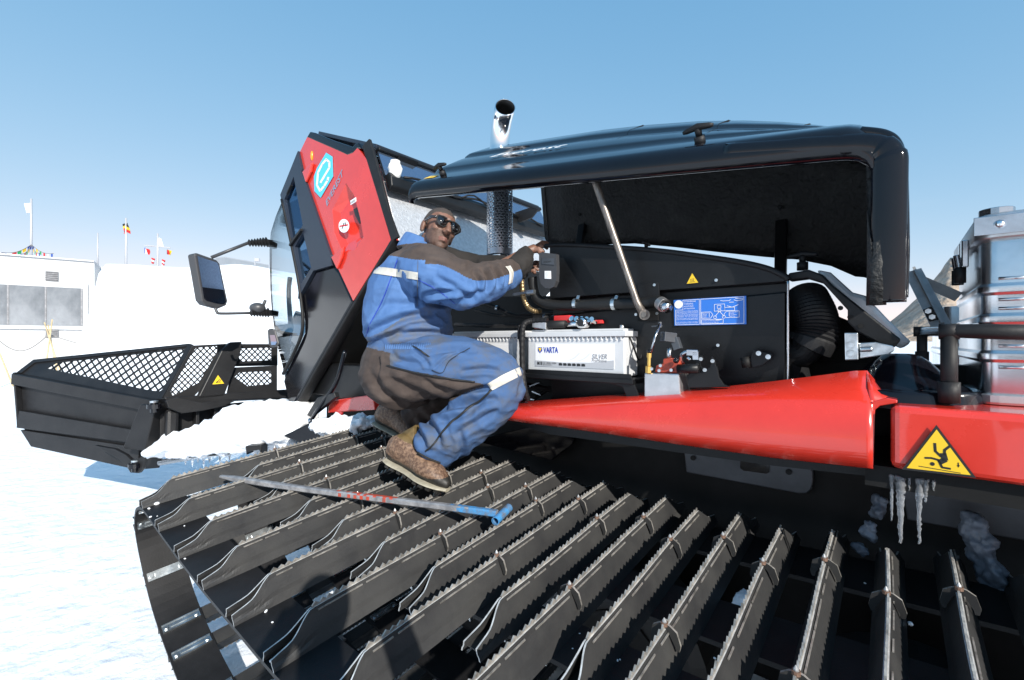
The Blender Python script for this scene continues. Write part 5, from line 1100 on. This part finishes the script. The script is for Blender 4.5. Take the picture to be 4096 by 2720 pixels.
lump('packed snow stuck to the shaded grouser left of the icicles', [(Pv(3450, 2200, 1.86), (.015, .03, .02)), (Pv(3475, 2120, 1.88), (.016, .03, .035)), (Pv(3510, 2050, 1.9), (.018, .03, .025)), (Pv(3520, 2010, 1.92), (.016, .03, .025))], .006, .014, 'shaded_ice', 34)
lump('packed snow along the shaded grouser at the right edge', [(Pv(3890, 2110, 1.9), (.028, .04, .05)), (Pv(3925, 2190, 1.88), (.03, .04, .05)), (Pv(3965, 2300, 1.87), (.028, .04, .05)), (Pv(3995, 2400, 1.86), (.025, .04, .05))], .006, .014, 'shaded_ice', 34)
lump('pale ice lump between two grousers below the red fender', [(Pv(2960, 2370, 1.45) - ZA * .08, (.05, .05, .03)), (Pv(2990, 2310, 1.5) - ZA * .08, (.04, .05, .03))], .008, .015, fr=30)
for k, (x, y, l) in enumerate(((742, 1838, 22), (770, 1836, 34), (792, 1834, 18), (815, 1832, 40), (838, 1828, 26), (880, 1826, 30), (918, 1822, 20))):
    a = Pd(x, y, 4.02); n = 12; ps = [a - ZA * (l * 4.02 / F * i / n) + Vector((random.uniform(-1, 1), 0, 0)) * .002 for i in range(n + 1)]
    tag(build(MB().tube(ps, [max(.0015, .012 * (1 - .85 * i / n)) for i in range(n + 1)], 7), 'icicle', 'ice', smooth=True), ('small', 'second', 'third', 'longest', 'fifth', 'sixth', 'last')[k] + (' icicle below the snow heap, nearest the blade hinge' if k == 0 else ' icicle below the snow heap, counted from the blade hinge'), 'icicle', 'icicles below the snow heap')
mb = MB(); rc = random.Random(11)
for k in range(110):
    sA = rc.uniform(-.2, 2.9); p, d = at(sA); v_ = rc.choice(BELTS); v_ = rc.uniform(*v_) if rc.random() < .8 else rc.uniform(.5, 1.9); r_ = rc.uniform(.0015, .005) * (2 if rc.random() < .1 else 1)
    c_ = T(p.x, v_, p.z) + NA * r_ * .5; mb.ell(c_, Vector((r_ * rc.uniform(.7, 1.6), 0, 0)), Vector((0, r_ * rc.uniform(.7, 1.6), 0)), Vector((0, 0, r_ * .7)), 6, 4)
tag(build(mb, 'snow_crumbs', 'snow_lump'), 'small crumbs of snow scattered over the track belts', 'snow', kind='stuff')

# ================================================================ THE MECHANIC
PE = thing('person', 'man in blue and brown work suit crouching on the track, hand on the engine panel', 'person', Pd(1640, 1900, 2.1))
q = Pd
fr3 = Vector((1, .25, 0)).normalized()                      # the way his chest faces: right and a little away
# head frame
er = Vector((.76, .56, -.30)).normalized(); hf = Vector((.60, -.74, .02)); hf = (hf - er * hf.dot(er)).normalized(); hr = -er; hu = hr.cross(hf)   # hr: his right... viewer's left
HC = q(1754, 922, 2.2)
def hp(x, y, z): return HC + hr * x + hf * y + hu * z       # x: towards hr, y: forward, z: up (metres)
mb = MB()
mb.ell(hp(0, -.012, .035), hr * .076, hf * .098, hu * .082).ell(hp(0, .03, -.01), hr * .066, hf * .066, hu * .085).ell(hp(0, .035, -.07), hr * .05, hf * .055, hu * .045).ell(hp(0, .015, -.045), hr * .06, hf * .06, hu * .06)
mb.ell(hp(0, .066, -.098), hr * .024, hf * .022, hu * .02)                                                   # chin
mb.tube([hp(0, .092, .018), hp(0, .106, -.01), hp(0, .118, -.032), hp(0, .095, -.042)], [.010, .012, .0155, .01], 10).ell(hp(.012, .1, -.034), hr * .01, hf * .012, hu * .009).ell(hp(-.012, .1, -.034), hr * .01, hf * .012, hu * .009)
mb.tube([hp(-.045, .078, .026), hp(0, .095, .03), hp(.045, .078, .026)], .013, 8)                              # brow
mb.tube([hp(-.024, .083, -.066), hp(-.01, .094, -.063), hp(0, .096, -.0645), hp(.01, .094, -.063), hp(.024, .083, -.066)], [.003, .0062, .007, .0062, .003], 8).tube([hp(-.02, .083, -.074), hp(0, .093, -.0755), hp(.02, .083, -.074)], [.004, .0085, .004], 8)
for s in (-1, 1):
    mb.ell(hp(s * .04, .062, -.02), hr * .022, hf * .022, hu * .022)
    e = hp(s * .078, -.012, -.008); mb.ell(e, hr * .012 + hf * .004, hf * .021, hu * .033).ell(e - hu * .024 + hf * .006, hr * .008, hf * .011, hu * .013)
mb.tube([hp(0, -.03, -.04), q(1718, 985, 2.22), q(1690, 1030, 2.22)], [.058, .058, .07], 14)
# hands and forearms belong to the same body mesh
def hand(mb, wr, palm, tips, thumb, rp_=.02):
    d = (palm - wr).normalized(); mb.tube([wr - d * .08, wr, wr.lerp(palm, .5), palm], [.028, .026, .032, .03], 10, flat=.75)
    side_ = (tips[3] - tips[0]).normalized()
    for i, tp in enumerate(tips):
        b = palm + side_ * (.022 * (i - 1.5)); m1_ = b.lerp(tp, .45) + ZA * .016; m2_ = b.lerp(tp, .78) + ZA * .012
        mb.tube([palm.lerp(b, .4), b, m1_, m2_, tp], [.012, .0105, .0095, .009, .007], 8)
    mb.tube([wr.lerp(palm, .35), thumb.lerp(palm, .5) + ZA * .004, thumb], [.013, .0115, .009], 8)
wr = q(2098, 1012, 2.22); palm = q(2142, 992, 2.235)
hand(mb, wr, palm, [q(2178, 1010, 2.2), q(2192, 998, 2.23), q(2198, 988, 2.26), q(2196, 978, 2.29)], q(2165, 1022, 2.18))
wr2 = q(2090, 1080, 2.3); palm2 = q(2125, 1072, 2.3)
hand(mb, wr2, palm2, [q(2155, 1085, 2.27), q(2165, 1075, 2.29), q(2166, 1064, 2.32), q(2160, 1056, 2.34)], q(2140, 1095, 2.26))
# hidden trunk and limbs so the figure is one continuous body
mb.tube([q(1690, 1030, 2.22), q(1660, 1120, 2.25), q(1640, 1280, 2.25), q(1590, 1460, 2.25)], [.07, .12, .12, .13], 12)
mb.tube([q(1675, 1075, 2.2), q(1690, 1080, 2.08), q(1885, 1140, 2.06), wr], [.06, .06, .045, .026], 10)
mb.tube([q(1690, 1060, 2.3), q(1710, 1060, 2.42), q(1930, 1110, 2.46), wr2], [.06, .06, .045, .026], 10)
mb.tube([q(1590, 1470, 2.2), q(1990, 1525, 2.08), q(1720, 1790, 2.08)], [.09, .06, .045], 10).tube([q(1590, 1465, 2.35), q(1950, 1490, 2.48), q(1640, 1680, 2.5)], [.09, .06, .045], 10)
body = remesh(mb, .0042, 3)
def pick_body(c, n):
    r_ = c - HC; x, y, z = r_.dot(hr), r_.dot(hf), r_.dot(hu)
    if r_.length > .2: return 0
    hl = .062 - .085 * sst(.05, -.02, y) - .0 * abs(x)
    if z > hl and z > -.05 and abs(x) < .074 + .02 * (z > .02): return 2
    if y > .07 and -.078 < z < -.06 and abs(x) < .024: return 3
    if z < -.03 and y > -.02 and not (y > .1): return 1
    return 0
skinned('body', body, ['skin', 'stubble', 'cropped_hair', 'lips'], pick_body, PE)
# sunglasses
mb = MB()
for s in (-1, 1):
    ring = [(.006, .019), (.012, .024), (.035, .026), (.058, .022), (.064, .012), (.06, -.01), (.048, -.021), (.025, -.023), (.01, -.012), (.006, .005)]
    P_ = [hp(s * x, .104 - 1.7 * x * x - abs(z) * .1, .006 + z) for x, z in ring]; mb.mat(0).prism(P_, -hf * .006)
    mb.mat(0).tube([hp(s * .062, .094 - .0, .016), hp(s * .078, .07, .016), hp(s * .082, .02, .012), hp(s * .082, -.012, .008)], [.0065, .007, .0045, .004], 8)
    fr_ = P_ + [P_[0]]; mb.mat(1).tube([p - hf * .002 for p in fr_], .0032, 6)
mb.mat(1).tube([hp(-.01, .108, .02), hp(0, .11, .021), hp(.01, .108, .02)], .0045, 8)
build(mb, 'sunglasses', ['lens_black', 'rubber_dark'], PE, True)
# ---- jacket
def wrinkle(fr=16, amp=.007, st=(1, 1, 1)):
    def f(p, n):
        a = noise.noise(Vector((p.x * st[0], p.y * st[1], p.z * st[2])) * fr * .55); b = noise.noise(Vector((p.x * st[0], p.y * st[1], p.z * st[2])) * fr + Vector((7, 3, 1)))
        return amp * (1 - 2 * abs(a)) * .9 + amp * .5 * (1 - 2 * abs(b)) - amp * .3
    return f
def folded(base, folds):
    """adds sewn-in creases: each fold is a line (given in photo pixels) pressed into the cloth on the side it was drawn on"""
    segs = []
    for pts, w_, dp in folds:
        c_ = cat([Vector((*p, 0)) for p in pts], k=4); segs.append((c_, w_, dp, min(p.x for p in c_) - 4 * w_, max(p.x for p in c_) + 4 * w_, min(p.y for p in c_) - 4 * w_, max(p.y for p in c_) + 4 * w_))
    def f(p, n):
        o = base(p, n)
        if n.dot(EYE - p) <= 0: return o
        x = CX + F * p.x / p.y; y = Y0 - F * (p.z - H) / p.y
        for c_, w_, dp, x0, x1, y0, y1 in segs:
            if x < x0 or x > x1 or y < y0 or y > y1: continue
            best = 1e9; bt = 0
            for k in range(len(c_) - 1):
                a, b = c_[k], c_[k + 1]; ex, ey = b.x - a.x, b.y - a.y; t = ((x - a.x) * ex + (y - a.y) * ey) / (ex * ex + ey * ey + 1e-9); t = max(0, min(1, t))
                r = math.hypot(x - a.x - ex * t, y - a.y - ey * t)
                if r < best: best = r; bt = (k + t) / (len(c_) - 1)
            e = math.sin(math.pi * min(1, max(0, bt))) ** .5
            o += e * dp * (-math.exp(-(best / w_) ** 2) + .6 * math.exp(-((best - 2.1 * w_) / (w_ * 1.1)) ** 2))
        return o
    return f
JF = [([(1465, 1335), (1560, 1292), (1650, 1264), (1745, 1250)], 13, .02), ([(1480, 1372), (1600, 1335), (1720, 1330), (1805, 1345)], 11, .016), ([(1560, 1345), (1640, 1300), (1760, 1295)], 9, .01), ([(1690, 1182), (1780, 1165), (1860, 1178)], 9, .014), ([(1700, 1222), (1830, 1200), (1935, 1165)], 12, .018), ([(1740, 1105), (1840, 1160), (1905, 1198)], 10, .012), ([(1922, 1072), (1948, 1120), (1938, 1168)], 9, .016), ([(1962, 1068), (1990, 1110), (1984, 1152)], 8, .015), ([(2000, 1062), (2020, 1100), (2014, 1142)], 7, .012), ([(1885, 1085), (1915, 1130), (1905, 1180)], 9, .01), ([(1678, 1110), (1672, 1170), (1670, 1232)], 8, .01), ([(1600, 1045), (1535, 1200), (1470, 1325), (1458, 1400)], 6, .006), ([(1742, 1246), (1790, 1288)], 8, .014), ([(1690, 1045), (1770, 1060), (1860, 1085)], 9, .008), ([(1500, 1230), (1580, 1215), (1660, 1225)], 12, .006)]
TF = [([(1962, 1548), (1900, 1560), (1800, 1592)], 11, .022), ([(1990, 1592), (1900, 1612), (1800, 1632), (1735, 1645)], 13, .02), ([(1995, 1640), (1900, 1690), (1815, 1745)], 11, .013), ([(1940, 1600), (1860, 1660), (1760, 1690)], 10, .012), ([(1690, 1425), (1800, 1402), (1910, 1412)], 11, .011), ([(1840, 1486), (1930, 1476), (2000, 1485)], 9, .011), ([(1475, 1475), (1530, 1560), (1630, 1622)], 14, .013), ([(1550, 1500), (1650, 1560), (1770, 1592)], 13, .012), ([(1690, 1520), (1780, 1560), (1880, 1560)], 10, .012), ([(1675, 1655), (1740, 1715), (1765, 1790)], 13, .02), ([(1645, 1685), (1690, 1745), (1705, 1800)], 11, .016), ([(1835, 1715), (1850, 1780), (1835, 1835)], 11, .012), ([(1650, 1400), (1700, 1440), (1720, 1470)], 8, .01), ([(1560, 1400), (1600, 1440), (1690, 1455)], 9, .01), ([(1735, 1480), (1790, 1430), (1880, 1392)], 5, .007), ([(2060, 1470), (2085, 1530), (2060, 1600)], 8, .008)]
def torso(mb, st):
    rs = []
    for (px, py, d, hw, hd, lean) in st:
        c = q(px, py, d); ax = Vector((1, -.12, -lean)).normalized() * hw; ay = Vector((.12, 1, 0)).normalized() * hd
        rs.append([c + ax * math.cos(t) + ay * math.sin(t) for t in [k * math.pi / 12 for k in range(24)]])
    mb.rings(rs)
mb = MB()
torso(mb, [(1640, 1385, 2.26, .185, .17, .12), (1634, 1362, 2.26, .215, .19, .12), (1628, 1300, 2.26, .222, .2, .1), (1632, 1220, 2.26, .205, .205, .05), (1636, 1140, 2.26, .185, .215, 0), (1648, 1075, 2.26, .155, .215, -.1), (1662, 1025, 2.25, .115, .17, -.2), (1678, 995, 2.24, .085, .11, -.3)])
ra = [q(1650, 1085, 2.16), q(1705, 1085, 2.07), q(1790, 1122, 2.02), q(1890, 1140, 2.02), q(1975, 1118, 2.07), q(2040, 1093, 2.13), q(2066, 1084, 2.15)]
mb.tube(cat(ra, k=3), [lerp(a, b, t) for a, b in zip((.1, .125, .114, .094, .08, .062), (.125, .114, .094, .08, .062, .052)) for t in (0, .33, .66)] + [.05], 16)
mb.tube([q(1690, 1060, 2.36), q(1720, 1050, 2.43), q(1830, 1075, 2.48), q(1930, 1085, 2.47), q(2040, 1070, 2.36)], [.1, .11, .1, .085, .06], 14)
mb.tube([q(1668, 1010, 2.24), q(1676, 975, 2.24), q(1684, 955, 2.24)], [.1, .088, .078], 16)                       # stand collar
jk = remesh(mb, .0048, 6)
wj = wrinkle(11, .009, (1, 1, 1.3)); ws = wrinkle(14, .010, (1.8, 1, .55))
def jdisp(p, n):
    sl = sst(-.33, -.22, p.x)
    return lerp(wj(p, n), ws(p, n), sl) * (.55 if p.z > 2.12 else 1)
sh_, el_, wr_ = ra[1], ra[3], ra[6]
def pick_jacket(c, n):
    px = CX + F * c.x / c.y; py = Y0 - F * (c.z - H) / c.y      # position along the body, read in the photo's own units
    t = (px - 1690) / (2066 - 1690)
    if c.z > 2.165 and px < 1760: return 0                      # collar, blue
    if px > 1700:                                               # sleeve
        axis_y = lerp(1085, 1140, min(1, t * 1.8)) if t < .55 else lerp(1140, 1084, (t - .55) / .45)
        if c.y > 2.3: return 4  # far sleeve coloured dark, its shade put into the cloth
        seam = lerp(1052, 1118, sst(1700, 1900, px)) if px < 1900 else lerp(1118, 1092, (px - 1900) / 150)
        if py < seam + 12 * math.sin(px * .02): return 1
        return 0 if py < 1215 else 2
    yk = lerp(1022, 1040, sst(1540, 1690, px))
    if py < yk: return 1
    if py > lerp(1350, 1225, sst(1450, 1720, px)): return 2
    return 0
skinned('jacket', jk, ['jacket_blue', 'cloth_brown', 'jacket_dirty', 'reflective', 'cloth_dark'], pick_jacket, PE, folded(jdisp, JF))
mb = MB().tube(cat([q(2055, 1080, 2.15), q(2085, 1055, 2.18), q(2098, 1025, 2.2), q(2106, 1010, 2.22)], k=4), [.05, .056, .058, .056, .055, .053, .05, .046, .043, .04, .037, .035, .034], 14)
m = remesh(mb, .006, 2); skinned('cuff', m, ['cloth_dark'], None, PE, wrinkle(30, .006))
mb = MB().tube(cat([q(2030, 1080, 2.38), q(2070, 1078, 2.32), q(2100, 1076, 2.3)], k=4), .05, 14)
m = remesh(mb, .006, 2); skinned('cuff', m, ['cloth_dark'], None, PE, wrinkle(30, .006))
# ---- trousers
mb = MB()
torso(mb, [(1640, 1352, 2.25, .175, .16, .15), (1634, 1400, 2.25, .2, .18, .2), (1615, 1450, 2.25, .205, .2, .25), (1590, 1520, 2.25, .185, .2, .25), (1590, 1580, 2.25, .15, .18, .2), (1605, 1615, 2.25, .09, .12, .1)])
rl = cat([q(1600, 1480, 2.16), q(1720, 1468, 2.1), q(1850, 1468, 2.06), q(1960, 1495, 2.05), q(2000, 1545, 2.05), q(1940, 1620, 2.05), q(1860, 1690, 2.05), q(1785, 1752, 2.06), q(1726, 1796, 2.08)], k=3)
rr_ = [.15, .148, .146, .143, .14, .136, .132, .128, .123, .118, .114, .112, .11, .112, .113, .113, .113, .112, .112, .11, .108, .106, .104, .102, .1]
mb.tube(rl, rr_[:len(rl)], 18)
mb.tube([q(1595, 1470, 2.35), q(1760, 1455, 2.44), q(1940, 1480, 2.48), q(1850, 1570, 2.5), q(1720, 1640, 2.5), q(1640, 1690, 2.5)], [.15, .13, .11, .1, .09, .085], 14)
tz = remesh(mb, .0052, 6)
wt = wrinkle(11, .010, (.8, 1, 1.8)); wt2 = wrinkle(12, .011, (1.2, 1, 1.6))
kz = q(2000, 1545, 2.05)
def tdisp(p, n): return lerp(wt(p, n), wt2(p, n), sst(1.52, 1.42, p.z))
def pick_tr(c, n):
    px = CX + F * c.x / c.y; py = Y0 - F * (c.z - H) / c.y
    zipline = lerp(1470, 1532, (px - 1560) / 350)
    sd_ = lerp(1660, 1545, sst(1650, 1960, px))
    if c.y < 2.32:
        if px < 1560 and py > 1392 + (px - 1480) * .25: return 1
        if zipline < py < sd_ and px < 1935: return 1
        # knee strip: a band square to the thigh
        a = (px - 1955) * .62 - (py - 1505) * -.78
        if py > 1700 and c.z < 1.27 and px < 1640: return 3
    elif py > 1560 or px < 1560: return 1
    return 0
skinned('trousers', tz, ['trousers_blue', 'cloth_brown', 'reflective', 'cloth_dark'], pick_tr, PE, folded(tdisp, TF))
def surf(px, py, fallback=2.0, lift=.004):
    """where the sight line through a photo pixel meets the trousers or jacket, for zips and seams sewn onto them"""
    return None
from mathutils.bvhtree import BVHTree
def bvh(m, loc): return BVHTree.FromPolygons([v.co + loc for v in m.vertices], [list(p.vertices) for p in m.polygons])
tree_t = bvh(tz, WL[PE.children[-1]]) if False else None
for ch in PE.children:
    if ch.name.startswith('trousers'): tree_t = bvh(ch.data, WL[ch])
    if ch.name.startswith('jacket'): tree_j = bvh(ch.data, WL[ch])
def sew(name, tree, pts, mat, r_, lift=.002):
    ps = []
    for p in cat([Vector((*p, 0)) for p in pts], k=6):
        h = tree.ray_cast(EYE, ray(p.x, p.y).normalized())
        if h[0] is not None: ps.append(h[0] + h[1] * lift)
    if len(ps) > 2: build(MB().tube(ps, r_, 6, flat=.5), name, mat, PE, True)
def ribbon(name, tree, top_, bot_, mat, nx=14, ny=5, lift=.006):
    """a strip of tape laid on the cloth between two edge lines"""
    a = cat([Vector((*p, 0)) for p in top_], k=8); b = cat([Vector((*p, 0)) for p in bot_], k=8); g_ = []
    for i in range(nx + 1):
        p, r = a[min(len(a) - 1, round(i * (len(a) - 1) / nx))], b[min(len(b) - 1, round(i * (len(b) - 1) / nx))]; col = []
        for j in range(ny + 1):
            c_ = p.lerp(r, j / ny); h = tree.ray_cast(EYE, ray(c_.x, c_.y).normalized())
            col.append(h[0] + (EYE - h[0]).normalized() * lift if h[0] is not None else None)
        g_.append(col)
    mb = MB()
    for i in range(nx):
        for j in range(ny):
            f_ = [g_[i][j], g_[i + 1][j], g_[i + 1][j + 1], g_[i][j + 1]]
            if all(x is not None for x in f_) and max((x - f_[0]).length for x in f_) < .15: mb.quad(*f_)
    if mb.v: build(mb, name, mat, PE, True)
ribbon('reflective_strip', tree_j, [(1506, 1067), (1560, 1072), (1672, 1090)], [(1492, 1093), (1555, 1102), (1671, 1120)], 'reflective')
ribbon('reflective_strip', tree_j, [(2022, 1066), (2038, 1092), (2034, 1138)], [(2042, 1062), (2055, 1090), (2050, 1130)], 'reflective')
ribbon('reflective_strip', tree_t, [(1948, 1536), (2010, 1500), (2078, 1468)], [(1968, 1562), (2030, 1530), (2088, 1500)], 'reflective')
sew('zip', tree_t, [(1550, 1462), (1640, 1485), (1760, 1508), (1900, 1528)], 'zip_black', .007)
sew('zip', tree_t, [(1965, 1560), (1920, 1600), (1850, 1650), (1780, 1715), (1735, 1775), (1702, 1805)], 'zip_black', .008)
sew('hem', tree_t, [(1628, 1745), (1650, 1790), (1700, 1825), (1760, 1850)], 'cloth_dark', .007)
sew('pocket_edge', tree_t, [(1652, 1385), (1680, 1400), (1716, 1428)], 'zip_black', .005)
sew('pocket_edge', tree_t, [(1728, 1480), (1770, 1490), (1800, 1440), (1880, 1392)], 'zip_black', .0028)
sew('seam', tree_j, [(1672, 1040), (1670, 1130), (1668, 1225)], 'jacket_dirty', .003, .001)
sew('seam', tree_j, [(1590, 1040), (1530, 1200), (1475, 1310), (1455, 1400)], 'ink_blue', .0028, .001)
sew('seam', tree_j, [(1675, 1120), (1750, 1160), (1820, 1215)], 'ink_blue', .0028, .001)
mb = MB()
for i in range(26):                                               # elastic waistband ribs
    x = 1540 + i * 7.2; a = tree_t.ray_cast(EYE, ray(x, 1372).normalized()); b = tree_t.ray_cast(EYE, ray(x + 4, 1396).normalized())
    if a[0] and b[0]: mb.tube([a[0], b[0]], .0034, 6)
if mb.v: build(mb, 'waistband', 'jacket_blue', PE, True)
# ---- boots
def boot(off, dd, label=None):
    o = lambda px, py, d: q(px + off[0], py + off[1], d + dd)
    sol = (o(1782, 1972, 1.95) - o(1552, 1850, 2.12)); n_ = sol.normalized(); sdv = n_.cross(ZA).normalized(); up = sdv.cross(n_).normalized()
    h0 = o(1552, 1850, 2.12); Lb = .36; prof_w = [.036, .048, .05, .047, .046, .052, .06, .06, .054, .04, .014]; prof_h = [.11, .135, .145, .135, .12, .105, .095, .09, .078, .058, .03]
    def ringb(s, w_, z0, z1):
        c = h0 + n_ * (Lb * s); return [c + sdv * w_ * math.cos(t) + up * lerp(z0, z1, .5 + .5 * math.sin(t)) for t in [k * math.pi / 9 for k in range(18)]]
    mb = MB().rings([ringb(i / 10, max(.012, w_), .022, .022 + h_ * 1.0) for i, (w_, h_) in enumerate(zip(prof_w, prof_h))])
    mb.tube([h0 + n_ * .08 + up * .07, o(1640, 1775, 2.13), o(1690, 1745, 2.11)], [.06, .068, .064], 16)
    m = remesh(mb, .006, 4)
    def pk(c, n):
        z = (c - h0).dot(up); s = (c - h0).dot(n_) / Lb
        if z < .05 + .02 * sst(.75, 1, s) + .012 * sst(.2, 0, s): return 1
        if z > .155 - .03 * s and s < .6: return 2
        return 0
    bt = skinned('boot', m, ['boot_leather', 'boot_rubber', 'boot_collar'], pk, PE, lambda p, n: .002 * noise.noise(p * 40))
    mb = MB().mat(0).rings([ringb(i / 10, max(.014, w_ + .004), .008, .026) for i, w_ in enumerate(prof_w)]).mat(1)
    for i in range(1, 10): c = h0 + n_ * (Lb * i / 10); mb.box(c + up * .004, n_ * .011, sdv * prof_w[i] * .95, up * .006)
    build(mb, 'sole', ['boot_sole', 'boot_rubber'], bt)
boot((0, 0), 0); boot((-50, -150), .46)

# ---------------- the photographer, whose shadow falls across the near grousers
PH = thing('person', 'photographer standing behind the camera, present in the picture only as a shadow', 'person', (.15, -.35, 0))
sd3 = -LDIR; hc = EYE + sd3 * .28 + ZA * .0
mb = MB().ell(hc, (.085, 0, 0), (0, .1, 0), (0, 0, .12)).tube([hc - ZA * .1, hc - ZA * .22], .06, 12)
c0 = hc - ZA * .25
mb.ell(c0 - ZA * .12, (.23, 0, 0), (0, .13, 0), (0, 0, .16)).ell(c0 - ZA * .45, (.19, 0, 0), (0, .14, 0), (0, 0, .4))
for s in (-1, 1):
    mb.tube([c0 + Vector((s * .2, 0, -.05)), c0 + Vector((s * .33, .05, -.28)), hc + Vector((s * .13, .12, -.08))], [.075, .06, .045], 10)
    mb.tube([c0 + Vector((s * .1, 0, -.7)), c0 + Vector((s * .12, .02, -1.0)), Vector((c0.x + s * .14, c0.y, .05))], [.11, .085, .07], 12).ell(Vector((c0.x + s * .14, c0.y + .06, .05)), (.055, 0, 0), (0, .14, 0), (0, 0, .05))
skinned('body', remesh(mb, .02, 3), ['cloth_dark'], None, PE if False else PH)
